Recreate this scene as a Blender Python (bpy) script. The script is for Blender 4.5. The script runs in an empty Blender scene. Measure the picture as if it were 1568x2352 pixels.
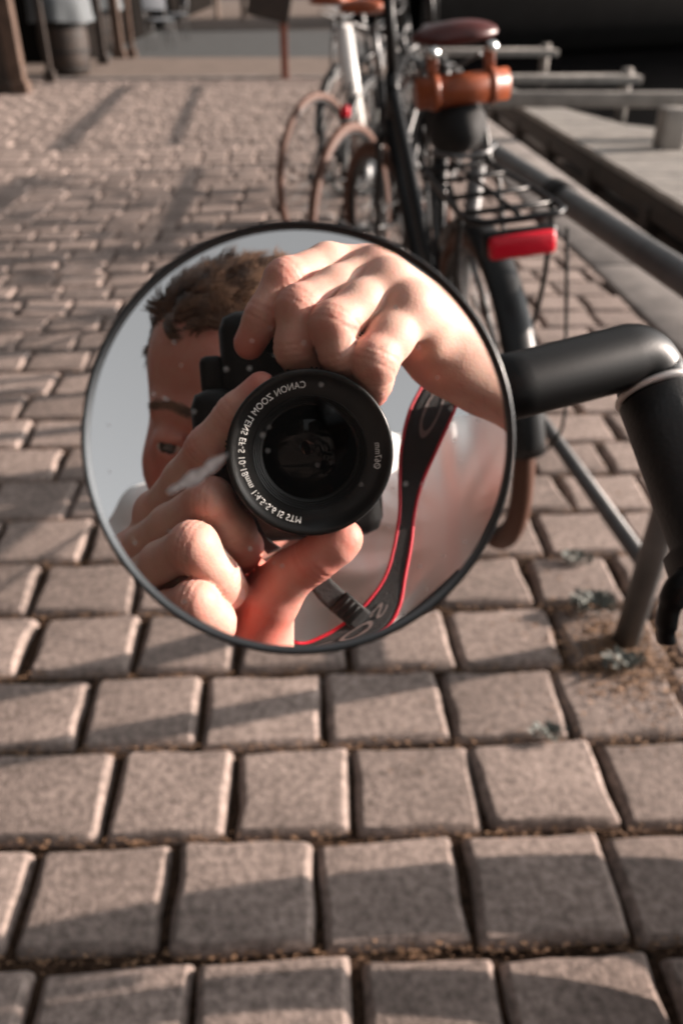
import bpy, bmesh, math, random
import numpy as np
from mathutils import Vector, Matrix

rng = random.Random(7)
nrg = np.random.default_rng(7)
S = bpy.context.scene
COL = S.collection

# ------------------------------------------------------------------ camera
H = 1.12                       # eye height of the photographer's lens
FPX = 1898.0                   # 18 mm on a 22.3 mm tall frame, in units of a 1568 x 2352 picture
PITCH = math.atan(1236 / FPX)
YAW = math.radians(3.1)
Fv = np.array([math.sin(YAW) * math.cos(PITCH), math.cos(YAW) * math.cos(PITCH), -math.sin(PITCH)])
Rv = np.array([math.cos(YAW), -math.sin(YAW), 0.0])
Uv = np.cross(Rv, Fv)
Cv = np.array([0.0, 0.0, H])
cd = bpy.data.cameras.new("camera")
cam = bpy.data.objects.new("camera", cd)
COL.objects.link(cam)
M3 = Matrix((Rv.tolist(), Uv.tolist(), (-Fv).tolist())).transposed()
cam.matrix_world = Matrix.Translation(Vector(Cv)) @ M3.to_4x4()
cd.sensor_fit = 'VERTICAL'
cd.sensor_height = 22.3
cd.lens = 18.0
cd.clip_start = 0.0005
cd.clip_end = 500
cd.dof.use_dof = True
cd.dof.focus_distance = 0.308
cd.dof.aperture_fstop = 18.0 / 3.1
S.camera = cam

# ------------------------------------------------------------------ light
SUN_AZ = math.radians(11.0)    # from +X towards +Y
SUN_EL = math.radians(15.5)
W = bpy.data.worlds.new("World")
S.world = W
W.use_nodes = True
wn, wl = W.node_tree.nodes, W.node_tree.links
wn.clear()
wo = wn.new('ShaderNodeOutputWorld')
bg = wn.new('ShaderNodeBackground')
sky = wn.new('ShaderNodeTexSky')
sky.sky_type = 'NISHITA'
sky.sun_disc = False
sky.sun_elevation = SUN_EL
sky.sun_rotation = math.pi / 2 - SUN_AZ
sky.dust_density = 3.0
hs = wn.new('ShaderNodeHueSaturation')
hs.inputs['Saturation'].default_value = 0.06
wl.new(sky.outputs[0], hs.inputs['Color'])
wl.new(hs.outputs[0], bg.inputs[0])
bg.inputs[1].default_value = 0.095
wl.new(bg.outputs[0], wo.inputs[0])
sd = bpy.data.lights.new("sun", 'SUN')
sd.energy = 5.0
sd.angle = math.radians(0.6)
sd.color = (1.0, 0.84, 0.73)
sun = bpy.data.objects.new("sun", sd)
COL.objects.link(sun)
tosun = Vector((math.cos(SUN_EL) * math.cos(SUN_AZ), math.cos(SUN_EL) * math.sin(SUN_AZ), math.sin(SUN_EL)))
sun.rotation_euler = tosun.to_track_quat('Z', 'Y').to_euler()
S.view_settings.view_transform = 'Standard'
S.view_settings.look = 'None'
S.view_settings.exposure = 1.12
S.view_settings.gamma = 1.0
S.cycles.max_bounces = 8
S.cycles.glossy_bounces = 5
S.cycles.caustics_reflective = False
S.cycles.caustics_refractive = False
S.cycles.sample_clamp_indirect = 3.0

# ------------------------------------------------------------------ places: a pixel of the 1568 x 2352 picture and a depth
def P(x, y, d):
    return Cv + (Fv + (x - 784) / FPX * Rv - (y - 1176) / FPX * Uv) * d
MD = 0.19                      # lens to mirror glass
_n = P(712, 1040, 1) - Cv
Nv = _n / np.linalg.norm(_n)
M0 = Cv + Nv * MD
def RV(x, y, D):               # real place of something seen in the looking glass, D along the glass normal
    v = P(x, y, 1) - Cv
    v = v * (D / (v @ Nv))
    q = Cv + v
    return q - 2 * ((q - M0) @ Nv) * Nv

# ------------------------------------------------------------------ material helpers
def mat(name, col, rough=0.5, metal=0.0, var=0.0, vscale=20.0, bump=0.0, bscale=60.0, spec=0.5,
        col2=None, sss=0.0, coat=0.0, island=0.0, detail=4.0):
    m = bpy.data.materials.new(name)
    m.use_nodes = True
    N, L = m.node_tree.nodes, m.node_tree.links
    b = N['Principled BSDF']
    b.inputs['Roughness'].default_value = rough
    b.inputs['Metallic'].default_value = metal
    b.inputs['Specular IOR Level'].default_value = spec
    b.inputs['Coat Weight'].default_value = coat
    b.inputs['Base Color'].default_value = (*col, 1)
    tc = N.new('ShaderNodeTexCoord')
    out = None
    if var or col2:
        no = N.new('ShaderNodeTexNoise')
        no.inputs['Scale'].default_value = vscale
        no.inputs['Detail'].default_value = detail
        L.new(tc.outputs['Object'], no.inputs['Vector'])
        rp = N.new('ShaderNodeValToRGB')
        c2 = col2 if col2 else tuple(min(1, c * (1 + var)) for c in col)
        c1 = col if col2 else tuple(c * (1 - var) for c in col)
        rp.color_ramp.elements[0].position = 0.3
        rp.color_ramp.elements[0].color = (*c1, 1)
        rp.color_ramp.elements[1].position = 0.7
        rp.color_ramp.elements[1].color = (*c2, 1)
        L.new(no.outputs['Fac'], rp.inputs['Fac'])
        out = rp.outputs['Color']
        if island:
            ge = N.new('ShaderNodeNewGeometry')
            mr = N.new('ShaderNodeMapRange')
            mr.inputs['To Min'].default_value = 1 - island
            mr.inputs['To Max'].default_value = 1 + island
            L.new(ge.outputs['Random Per Island'], mr.inputs['Value'])
            h2 = N.new('ShaderNodeHueSaturation')
            L.new(out, h2.inputs['Color'])
            L.new(mr.outputs[0], h2.inputs['Value'])
            out = h2.outputs[0]
        L.new(out, b.inputs['Base Color'])
    if bump:
        nb = N.new('ShaderNodeTexNoise')
        nb.inputs['Scale'].default_value = bscale
        nb.inputs['Detail'].default_value = 5
        L.new(tc.outputs['Object'], nb.inputs['Vector'])
        bp = N.new('ShaderNodeBump')
        bp.inputs['Strength'].default_value = bump
        bp.inputs['Distance'].default_value = 0.5 / bscale
        L.new(nb.outputs['Fac'], bp.inputs['Height'])
        L.new(bp.outputs[0], b.inputs['Normal'])
    if sss:
        b.inputs['Subsurface Weight'].default_value = sss
    return m

# ------------------------------------------------------------------ object helpers
def tag(o, label=None, cat=None, group=None, kind=None):
    if label: o['label'] = label
    if cat: o['category'] = cat
    if group: o['group'] = group
    if kind: o['kind'] = kind
    return o

def empty(name, loc, label=None, cat=None, group=None):
    o = bpy.data.objects.new(name, None)
    COL.objects.link(o)
    o.location = loc
    return tag(o, label, cat, group)

def meshobj(name, verts, faces, m, parent=None, smooth=True, mats=None, fm=None):
    me = bpy.data.meshes.new(name)
    me.from_pydata([tuple(map(float, v)) for v in verts], [], [tuple(map(int, f)) for f in faces])
    me.update()
    for mm in (mats or [m]):
        me.materials.append(mm)
    if fm is not None:
        me.polygons.foreach_set('material_index', np.asarray(fm, dtype=np.int32))
    me.polygons.foreach_set('use_smooth', [smooth] * len(me.polygons))
    o = bpy.data.objects.new(name, me)
    COL.objects.link(o)
    if parent is not None:
        o.parent = parent
        me.transform(parent_world(parent).inverted())     # verts are given in world space: keep them there
    return o

def parent_world(p):
    m = p.matrix_basis.copy()
    while p.parent is not None:
        p = p.parent
        m = p.matrix_basis @ m
    return m

class MB:
    def __init__(s):
        s.v, s.f, s.k = [], [], []
    def add(s, v, f, k=0):
        n = len(s.v)
        s.v += [tuple(map(float, q)) for q in v]
        s.f += [tuple(i + n for i in q) for q in f]
        s.k += [k] * len(f)
    def tube(s, pts, r, seg=12, caps=True, closed=False, k=0, flat=1.0):
        pts = [np.array(p, float) for p in pts]
        n = len(pts)
        rs = r if hasattr(r, '__len__') else [r] * n
        tang = []
        for i in range(n):
            a = pts[(i - 1) % n] if (closed or i > 0) else pts[i]
            b = pts[(i + 1) % n] if (closed or i < n - 1) else pts[i]
            t = b - a
            tang.append(t / (np.linalg.norm(t) + 1e-12))
        ref = np.array([0, 0, 1.0]) if abs(tang[0][2]) < 0.9 else np.array([1.0, 0, 0])
        u = np.cross(tang[0], ref); u /= np.linalg.norm(u)
        V = []
        for i in range(n):
            u = u - tang[i] * (u @ tang[i]); u /= (np.linalg.norm(u) + 1e-12)
            w = np.cross(tang[i], u)
            for j in range(seg):
                a = 2 * math.pi * j / seg
                V.append(pts[i] + rs[i] * (math.cos(a) * u + flat * math.sin(a) * w))
        Fc = []
        m = n if closed else n - 1
        for i in range(m):
            for j in range(seg):
                a, b = i * seg + j, i * seg + (j + 1) % seg
                c, d = ((i + 1) % n) * seg + (j + 1) % seg, ((i + 1) % n) * seg + j
                Fc.append((a, b, c, d))
        if caps and not closed:
            Fc.append(tuple(range(seg - 1, -1, -1)))
            Fc.append(tuple((n - 1) * seg + j for j in range(seg)))
        s.add(V, Fc, k)
        return s
    def box(s, c, size, rot=None, bev=0.0, k=0):
        sx, sy, sz = [q / 2 for q in size]
        bm = bmesh.new()
        bmesh.ops.create_cube(bm, size=1.0)
        bmesh.ops.scale(bm, vec=(2 * sx, 2 * sy, 2 * sz), verts=bm.verts)
        if bev:
            bmesh.ops.bevel(bm, geom=bm.edges[:], offset=bev, segments=2, affect='EDGES', profile=0.5)
        R = rot if rot is not None else Matrix.Identity(3)
        V = [Vector(c) + R @ v.co for v in bm.verts]
        bm.verts.index_update()
        s.add(V, [[v.index for v in f.verts] for f in bm.faces], k)
        bm.free()
        return s
    def ring(s, c, ax, R, r, n=48, seg=10, k=0, flat=1.0):
        ax = np.array(ax, float); ax /= np.linalg.norm(ax)
        ref = np.array([0, 0, 1.0]) if abs(ax[2]) < 0.9 else np.array([1.0, 0, 0])
        u = np.cross(ax, ref); u /= np.linalg.norm(u); w = np.cross(ax, u)
        V, Fc = [], []
        for i in range(n):
            a = 2 * math.pi * i / n
            d = math.cos(a) * u + math.sin(a) * w
            for j in range(seg):
                b = 2 * math.pi * j / seg
                V.append(np.array(c) + d * (R + r * math.cos(b)) + ax * r * flat * math.sin(b))
        for i in range(n):
            for j in range(seg):
                Fc.append((i * seg + j, i * seg + (j + 1) % seg, ((i + 1) % n) * seg + (j + 1) % seg, ((i + 1) % n) * seg + j))
        s.add(V, Fc, k)
        return s
    def lathe(s, c, ax, prof, n=96, k=0, mod=None, u=None):
        """prof: list of (radius, along axis)"""
        ax = np.array(ax, float); ax /= np.linalg.norm(ax)
        if u is None:
            ref = np.array([0, 0, 1.0]) if abs(ax[2]) < 0.9 else np.array([1.0, 0, 0])
            u = np.cross(ax, ref)
        u = np.array(u) / np.linalg.norm(u); w = np.cross(ax, u)
        V, Fc = [], []
        m = len(prof)
        for i in range(n):
            a = 2 * math.pi * i / n
            d = math.cos(a) * u + math.sin(a) * w
            for q, (r, z) in enumerate(prof):
                rr = r * (mod(i, q) if mod else 1)
                V.append(np.array(c) + d * rr + ax * z)
        for i in range(n):
            i2 = (i + 1) % n
            for q in range(m - 1):
                Fc.append((i * m + q, i2 * m + q, i2 * m + q + 1, i * m + q + 1))
        s.add(V, Fc, k)
        return s
    def build(s, name, m, parent=None, smooth=True, mats=None):
        return meshobj(name, s.v, s.f, m, parent, smooth, mats, s.k if mats else None)

def bez(p0, p1, p2, n=10):
    p0, p1, p2 = map(lambda q: np.array(q, float), (p0, p1, p2))
    return [(1 - t) ** 2 * p0 + 2 * t * (1 - t) * p1 + t * t * p2 for t in np.linspace(0, 1, n)]

def spline(pts, n=8):
    pts = [np.array(p, float) for p in pts]
    q = [pts[0]] + pts + [pts[-1]]
    out = []
    for i in range(1, len(q) - 2):
        a, b, c, d = q[i - 1], q[i], q[i + 1], q[i + 2]
        for t in np.linspace(0, 1, n, endpoint=False):
            out.append(0.5 * ((2 * b) + (c - a) * t + (2 * a - 5 * b + 4 * c - d) * t * t + (3 * b - a - 3 * c + d) * t ** 3))
    out.append(pts[-1])
    return out

# ------------------------------------------------------------------ signed distance modelling and surface nets
def capsule(Pn, a, b, ra, rb):
    a = np.asarray(a, np.float32); b = np.asarray(b, np.float32)
    ba = b - a
    t = np.clip(((Pn - a) @ ba) / float(ba @ ba + 1e-12), 0, 1)
    return np.linalg.norm(Pn - a - t[:, None] * ba, axis=1) - (ra + (rb - ra) * t)
def ellip(Pn, c, r, Rm=None):
    q = Pn - np.asarray(c, np.float32)
    if Rm is not None: q = q @ Rm
    r = np.asarray(r, np.float32)
    k0 = np.linalg.norm(q / r, axis=1)
    k1 = np.linalg.norm(q / (r * r), axis=1) + 1e-9
    return k0 * (k0 - 1) / k1
def smin(a, b, k):
    h = np.clip(0.5 + 0.5 * (b - a) / k, 0, 1)
    return b * (1 - h) + a * h - k * h * (1 - h)
def smax(a, b, k):
    return -smin(-a, -b, k)

def surface(fn, lo, hi, h, slack=0.004):
    lo = np.array(lo, float); hi = np.array(hi, float)
    B = 12
    nb = np.ceil((hi - lo) / (h * B)).astype(int)
    dims = nb * B + 1
    G = np.full(dims, 1.0, np.float32)
    half = 0.5 * B * h * math.sqrt(3)
    bc = np.array([[i, j, k] for i in range(nb[0]) for j in range(nb[1]) for k in range(nb[2])])
    cen = lo + (bc + 0.5) * B * h
    dc = fn(cen.astype(np.float32))
    ax = np.arange(B + 1)
    gx, gy, gz = np.meshgrid(ax, ax, ax, indexing='ij')
    off = np.stack([gx.ravel(), gy.ravel(), gz.ravel()], 1)
    sel = np.abs(dc) < half * 1.35 + slack
    for (i, j, k), d in zip(bc[~sel], dc[~sel]):
        if d < 0:
            G[i * B:i * B + B + 1, j * B:j * B + B + 1, k * B:k * B + B + 1] = -1
    bs = bc[sel]
    for s0 in range(0, len(bs), 60):
        ch = bs[s0:s0 + 60]
        idx = (ch[:, None, :] * B + off[None]).reshape(-1, 3)
        pts = (lo + idx * h).astype(np.float32)
        G[idx[:, 0], idx[:, 1], idx[:, 2]] = fn(pts)
    inside = G < 0
    # cells with a sign change
    c = inside[:-1, :-1, :-1].astype(np.int8)
    tot = np.zeros_like(c)
    for a in (0, 1):
        for b in (0, 1):
            for d in (0, 1):
                tot += inside[a:dims[0] - 1 + a, b:dims[1] - 1 + b, d:dims[2] - 1 + d]
    cells = np.argwhere((tot > 0) & (tot < 8))
    vid = np.full(tot.shape, -1, np.int64)
    vid[cells[:, 0], cells[:, 1], cells[:, 2]] = np.arange(len(cells))
    acc = np.zeros((len(cells), 3)); cnt = np.zeros(len(cells))
    corners = [(a, b, d) for a in (0, 1) for b in (0, 1) for d in (0, 1)]
    for a in corners:
        for axx in range(3):
            if a[axx] == 0:
                b = list(a); b[axx] = 1
                ga = G[cells[:, 0] + a[0], cells[:, 1] + a[1], cells[:, 2] + a[2]]
                gb = G[cells[:, 0] + b[0], cells[:, 1] + b[1], cells[:, 2] + b[2]]
                mk = (ga < 0) != (gb < 0)
                t = np.where(mk, ga / (ga - gb + 1e-20), 0)
                p = np.tile(np.array(a, float), (len(cells), 1))
                p[:, axx] += t
                acc[mk] += p[mk]; cnt[mk] += 1
    V = lo + (cells + acc / cnt[:, None]) * h
    F = []
    for axx in range(3):
        s0 = [slice(None)] * 3; s1 = [slice(None)] * 3
        s0[axx] = slice(0, -1); s1[axx] = slice(1, None)
        A, Bb = inside[tuple(s0)], inside[tuple(s1)]
        ed = np.argwhere(A != Bb)
        o1, o2 = (axx + 1) % 3, (axx + 2) % 3
        ok = (ed[:, o1] > 0) & (ed[:, o2] > 0) & (ed[:, o1] < dims[o1] - 1) & (ed[:, o2] < dims[o2] - 1)
        ed = ed[ok]
        def cell(d1, d2):
            q = ed.copy(); q[:, o1] += d1; q[:, o2] += d2
            return vid[q[:, 0], q[:, 1], q[:, 2]]
        q = np.stack([cell(-1, -1), cell(0, -1), cell(0, 0), cell(-1, 0)], 1)
        flip = ~A[ed[:, 0], ed[:, 1], ed[:, 2]]
        q[flip] = q[flip][:, ::-1]
        F.append(q)
    F = np.concatenate(F)
    F = F[(F >= 0).all(1)]
    return V, F

def npmesh(name, V, F, mats, parent=None, fm=None, attr=None):
    me = bpy.data.meshes.new(name)
    me.vertices.add(len(V)); me.vertices.foreach_set('co', np.asarray(V, np.float32).ravel())
    n = F.shape[1]
    me.loops.add(len(F) * n); me.loops.foreach_set('vertex_index', F.astype(np.int32).ravel())
    me.polygons.add(len(F))
    me.polygons.foreach_set('loop_start', np.arange(0, len(F) * n, n, dtype=np.int32))
    me.update(calc_edges=True)
    me.validate()
    for m in mats: me.materials.append(m)
    if fm is not None: me.polygons.foreach_set('material_index', np.asarray(fm, np.int32))
    me.polygons.foreach_set('use_smooth', np.ones(len(me.polygons), bool))
    if attr:
        for k, a in attr.items():
            at = me.attributes.new(k, 'FLOAT', 'POINT')
            at.data.foreach_set('value', np.asarray(a, np.float32))
    o = bpy.data.objects.new(name, me)
    COL.objects.link(o)
    if parent is not None:
        o.parent = parent
        me.transform(parent_world(parent).inverted())
    return o

#@@SETTING
# ================================================================== THE SETTING
M_stone = mat("paving_stone", (0.165, 0.130, 0.114), 0.88, var=0, col2=(0.37, 0.292, 0.258), vscale=75, bump=0.7, bscale=170, island=0.17, detail=9, spec=0.25)
M_joint = mat("joint_soil", (0.012, 0.008, 0.006), 0.95, col2=(0.075, 0.045, 0.03), vscale=90, bump=0.9, bscale=150, detail=8, spec=0.1)
M_slab = mat("quay_granite", (0.17, 0.15, 0.14), 0.8, col2=(0.27, 0.24, 0.22), vscale=9, bump=0.3, bscale=150, detail=8)
M_asph = mat("asphalt", (0.04, 0.042, 0.043), 0.85, col2=(0.06, 0.062, 0.062), vscale=5, bump=0.3, bscale=120)
M_tan = mat("sandy_concrete", (0.13, 0.095, 0.075), 0.85, col2=(0.19, 0.142, 0.115), vscale=3, bump=0.2, bscale=80)
M_deck = mat("weathered_wood", (0.20, 0.185, 0.17), 0.75, col2=(0.34, 0.31, 0.28), vscale=6, bump=0.4, bscale=60)
M_dwood = mat("dark_wet_wood", (0.012, 0.008, 0.006), 0.7, col2=(0.035, 0.021, 0.014), vscale=8, bump=0.4, bscale=60)
M_bwood = mat("brown_wood", (0.06, 0.034, 0.022), 0.7, col2=(0.11, 0.066, 0.045), vscale=8, bump=0.4, bscale=50)
M_wall = mat("dark_wall", (0.004, 0.0035, 0.003), 0.95, col2=(0.010, 0.008, 0.007), vscale=1.5, spec=0.05)

def stain(m):
    N, L = m.node_tree.nodes, m.node_tree.links
    b = N['Principled BSDF']; src = b.inputs['Base Color'].links[0].from_socket
    tc = N.new('ShaderNodeTexCoord')
    a = N.new('ShaderNodeTexNoise'); a.inputs['Scale'].default_value = 7; a.inputs['Detail'].default_value = 6; a.inputs['Roughness'].default_value = .65
    L.new(tc.outputs['Object'], a.inputs['Vector'])
    mr = N.new('ShaderNodeMapRange'); mr.inputs['From Min'].default_value = .3; mr.inputs['From Max'].default_value = .7; mr.inputs['To Min'].default_value = .78; mr.inputs['To Max'].default_value = 1.24
    L.new(a.outputs['Fac'], mr.inputs['Value'])
    f = N.new('ShaderNodeTexNoise'); f.inputs['Scale'].default_value = 420; f.inputs['Detail'].default_value = 3
    L.new(tc.outputs['Object'], f.inputs['Vector'])
    mf = N.new('ShaderNodeMapRange'); mf.inputs['From Min'].default_value = .3; mf.inputs['From Max'].default_value = .7; mf.inputs['To Min'].default_value = .78; mf.inputs['To Max'].default_value = 1.2
    L.new(f.outputs['Fac'], mf.inputs['Value'])
    mu = N.new('ShaderNodeMath'); mu.operation = 'MULTIPLY'; L.new(mr.outputs[0], mu.inputs[0]); L.new(mf.outputs[0], mu.inputs[1])
    h = N.new('ShaderNodeHueSaturation'); L.new(mu.outputs[0], h.inputs['Value']); L.new(src, h.inputs['Color'])
    L.new(h.outputs[0], b.inputs['Base Color'])
stain(M_stone)
stain(M_slab)
def sheet(name, x0, x1, y0, y1, z, m):
    o = meshobj(name, [(x0, y0, z), (x1, y0, z), (x1, y1, z), (x0, y1, z)], [(0, 1, 2, 3)], m, smooth=False)
    return tag(o, kind='structure')
QX = 1.34                       # where the cobbles end and the quay slabs begin
WX = 1.80                       # edge of the quay
def quay(name, x0, x1, y0, y1, z, m, depth):
    b = MB(); b.box(((x0 + x1) / 2, (y0 + y1) / 2, z - depth / 2), (x1 - x0, y1 - y0, depth))
    return tag(b.build(name, m, smooth=False), kind='structure')
quay("ground", -60, QX, -40, 160, -0.019, M_joint, 1.2)
water_m = mat("harbour_water", (0.003, 0.003, 0.0035), 0.08, bump=0.2, bscale=3.0, spec=0.15)
sheet("water", WX - 0.3, 200, -60, 300, -0.75, water_m)

# cobbles: running bond, rows along X
def pavers():
    V, F = [], []
    def stone(cx, cy, wx, wy, tilt):
        a, b = wx / 2, wy / 2
        cr = 0.004 + rng.random() * 0.008
        ring = []
        for (sx, sy, a0) in ((1, 1, 0), (-1, 1, 90), (-1, -1, 180), (1, -1, 270)):
            r = cr * (0.5 + rng.random() * 0.8)
            jx, jy = rng.gauss(0, .0030), rng.gauss(0, .0030)
            for t in (0, 45, 90):
                an = math.radians(a0 + t)
                ring.append((sx * (a - r) + r * math.cos(an) + jx, sy * (b - r) + r * math.sin(an) + jy))
        # midpoints wobble the sides
        rr = []
        for i in range(12):
            rr.append(ring[i])
            if i % 3 == 2:
                p, q = ring[i], ring[(i + 1) % 12]
                for t in (.33, .66):
                    rr.append((p[0] * (1 - t) + q[0] * t + rng.gauss(0, .0020), p[1] * (1 - t) + q[1] * t + rng.gauss(0, .0020)))
        n = len(rr)
        z0 = rng.gauss(0, .0018)
        tx, ty = rng.gauss(0, tilt), rng.gauss(0, tilt)
        base = len(V)
        rot = rng.gauss(0, .008)
        for sc, dz in ((-0.0150, 0), (-0.0132, -.0001), (-0.0115, -.0009), (-0.0030, -.0086), (0.0, -.0165), (0.001, -.035)):
            for (x, y) in rr:
                l = math.hypot(x, y)
                fx = x * (1 + sc / l); fy = y * (1 + sc / l)
                X = cx + fx * math.cos(rot) - fy * math.sin(rot); Y = cy + fx * math.sin(rot) + fy * math.cos(rot)
                V.append((X, Y, z0 + dz + fx * tx + fy * ty))
        F.append(tuple(base + i for i in range(n)))
        for k in range(5):
            for i in range(n):
                F.append((base + k * n + i, base + (k + 1) * n + i, base + (k + 1) * n + (i + 1) % n, base + k * n + (i + 1) % n))
    s = 0.182
    y = 0.62 - 3 * s
    row = -3
    sl = -0.027
    pr = 0.0
    fixed = {0: -0.200 , 1: 0.092, 2: -0.005}
    while y < 11.9:
        gap = 0.0095 + rng.random() * 0.006
        near = y < 2
        w0 = 0.212
        x = fixed.get(row, None)
        if x is None:
            pr = pr + 0.106 + rng.gauss(0, .012)
            x = (pr % 0.212)
        else:
            pr = x
        xs = x - math.ceil((x + (2.2 if y < 4 else 4.6)) / w0) * w0
        while xs < QX - 0.02:
            w = w0 + rng.gauss(0, .010)
            x1 = min(xs + w, QX)
            if x1 - xs > .05:
                cx = (xs + x1) / 2
                stone(cx, y + s / 2 + sl * cx, x1 - xs - gap, s - gap - rng.random() * .003, 0.006)
            xs += w
        y += s
        row += 1
    o = meshobj("cobblestone_paving", V, F, M_stone, smooth=True)
    return tag(o, kind='structure')
pavers()

# quay slabs of granite along the water
def slabs():
    b = MB()
    y = -1.0
    while y < 60:
        L = 1.1 + rng.random() * .3
        b.box(((QX + WX) / 2 + .004, y + L / 2, -0.45 + .004 * rng.random()), (WX - QX - .012, L - .012, 0.9), bev=0.012)
        y += L
    return tag(b.build("quay_edge", M_slab), kind='structure')
slabs()
sheet("pavement", -30, QX, 11.92, 14.85, 0.02, M_tan)
kb = MB(); kb.box((-14.3, 11.88, 0.0), (31.2, .08, .06), bev=.006)
tag(kb.build("kerb", M_slab), kind='structure')
sheet("road", -30, QX, 14.85, 22.5, 0.008, M_asph)
sheet("path", -30, QX, 22.5, 60, 0.014, M_tan)

#@@OBJECTS
# ================================================================== THE PHOTOGRAPHER
def skin_material():
    m = bpy.data.materials.new("skin"); m.use_nodes = True
    N, L = m.node_tree.nodes, m.node_tree.links
    b = N['Principled BSDF']
    b.inputs['Roughness'].default_value = 0.55
    b.inputs['Specular IOR Level'].default_value = 0.35
    b.inputs['Subsurface Weight'].default_value = 0.35
    b.inputs['Subsurface Radius'].default_value = (1.0, 0.25, 0.12)
    b.inputs['Subsurface Scale'].default_value = 0.006
    at = N.new('ShaderNodeAttribute'); at.attribute_name = 'flush_skylight'
    tc = N.new('ShaderNodeTexCoord')
    no = N.new('ShaderNodeTexNoise'); no.inputs['Scale'].default_value = 85; no.inputs['Detail'].default_value = 8; no.inputs['Roughness'].default_value = .7
    L.new(tc.outputs['Object'], no.inputs['Vector'])
    ad = N.new('ShaderNodeMath'); ad.operation = 'MULTIPLY_ADD'
    L.new(no.outputs['Fac'], ad.inputs[0]); ad.inputs[1].default_value = 0.6; L.new(at.outputs['Fac'], ad.inputs[2])
    rp = N.new('ShaderNodeValToRGB')
    rp.color_ramp.elements[0].position = 0.25; rp.color_ramp.elements[0].color = (0.67, 0.44, 0.36, 1)
    rp.color_ramp.elements[1].position = 1.1; rp.color_ramp.elements[1].color = (0.64, 0.18, 0.14, 1)
    L.new(ad.outputs[0], rp.inputs['Fac'])
    L.new(rp.outputs[0], b.inputs['Base Color'])
    w1 = N.new('ShaderNodeTexNoise'); w1.inputs['Scale'].default_value = 150; w1.inputs['Detail'].default_value = 9; w1.inputs['Roughness'].default_value = .62
    w2 = N.new('ShaderNodeTexVoronoi'); w2.inputs['Scale'].default_value = 650
    L.new(tc.outputs['Object'], w1.inputs['Vector']); L.new(tc.outputs['Object'], w2.inputs['Vector'])
    mx = N.new('ShaderNodeMath'); mx.operation = 'ADD'
    L.new(w1.outputs['Fac'], mx.inputs[0]); L.new(w2.outputs['Distance'], mx.inputs[1])
    bp = N.new('ShaderNodeBump'); bp.inputs['Strength'].default_value = 0.22; bp.inputs['Distance'].default_value = 0.00035
    L.new(mx.outputs[0], bp.inputs['Height']); L.new(bp.outputs[0], b.inputs['Normal'])
    return m
M_skin = skin_material()
person = empty("person", (0, -0.78, 0), "man in a pale shirt bending forward to photograph himself in the round mirror", "person")

def J(x, y, d): return RV(x, y, d).astype(np.float32)
# joints: (place, radius)
hand_r = dict(
    A=[(J(850, 620, .434), .0120), (J(752, 606, .420), .0098), (J(655, 642, .404), .0094), (J(604, 728, .401), .0086), (J(573, 790, .405), .0076)],
    B=[(J(866, 628, .420), .0125), (J(772, 662, .403), .0100), (J(686, 708, .391), .0100), (J(676, 800, .390), .0092), (J(700, 838, .398), .0088), (J(735, 846, .410), .008)],
    C=[(J(892, 660, .406), .0125), (J(828, 700, .393), .0104), (J(765, 748, .382), .0103), (J(778, 812, .383), .0092), (J(804, 850, .392), .0086), (J(825, 862, .40), .008)],
    D=[(J(940, 712, .398), .0125), (J(896, 775, .388), .0108), (J(858, 830, .381), .0107), (J(858, 872, .386), .0088), (J(856, 902, .393), .0072)])
wr = J(1052, 802, .440); wr2 = J(1118, 842, .458)
elb_r = J(1700, 1150, .56); sh_r = J(1190, 1085, .80)
hand_l = dict(
    A=[(J(365, 1180, .436), .0115), (J(425, 1100, .416), .0102), (J(478, 1030, .400), .0100), (J(540, 950, .393), .0088), (J(600, 890, .390), .0074)],
    B=[(J(305, 1275, .432), .0110), (J(392, 1205, .408), .0100), (J(482, 1150, .389), .0108), (J(536, 1218, .396), .0104), (J(556, 1256, .406), .0098), (J(545, 1280, .416), .009)],
    C=[(J(300, 1345, .422), .0108), (J(372, 1290, .397), .0098), (J(444, 1254, .376), .0108), (J(504, 1330, .386), .0104), (J(518, 1352, .395), .0098), (J(510, 1372, .406), .009)],
    D=[(J(330, 1432, .414), .0105), (J(385, 1402, .392), .0094), (J(448, 1384, .374), .0100), (J(492, 1424, .383), .0096), (J(496, 1438, .392), .0088), (J(492, 1455, .400), .008)])
thumb = [(J(590, 1450, .420), .0160), (J(628, 1365, .410), .0135), (J(668, 1318, .402), .0112), (J(722, 1284, .395), .0104), (J(775, 1246, .391), .0094), (J(792, 1234, .390), .0080)]
wl = J(590, 1590, .440); wl2 = J(520, 1640, .48)
elb_l = J(202, 1696, .62); sh_l = J(400, 1262, .80)

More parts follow.
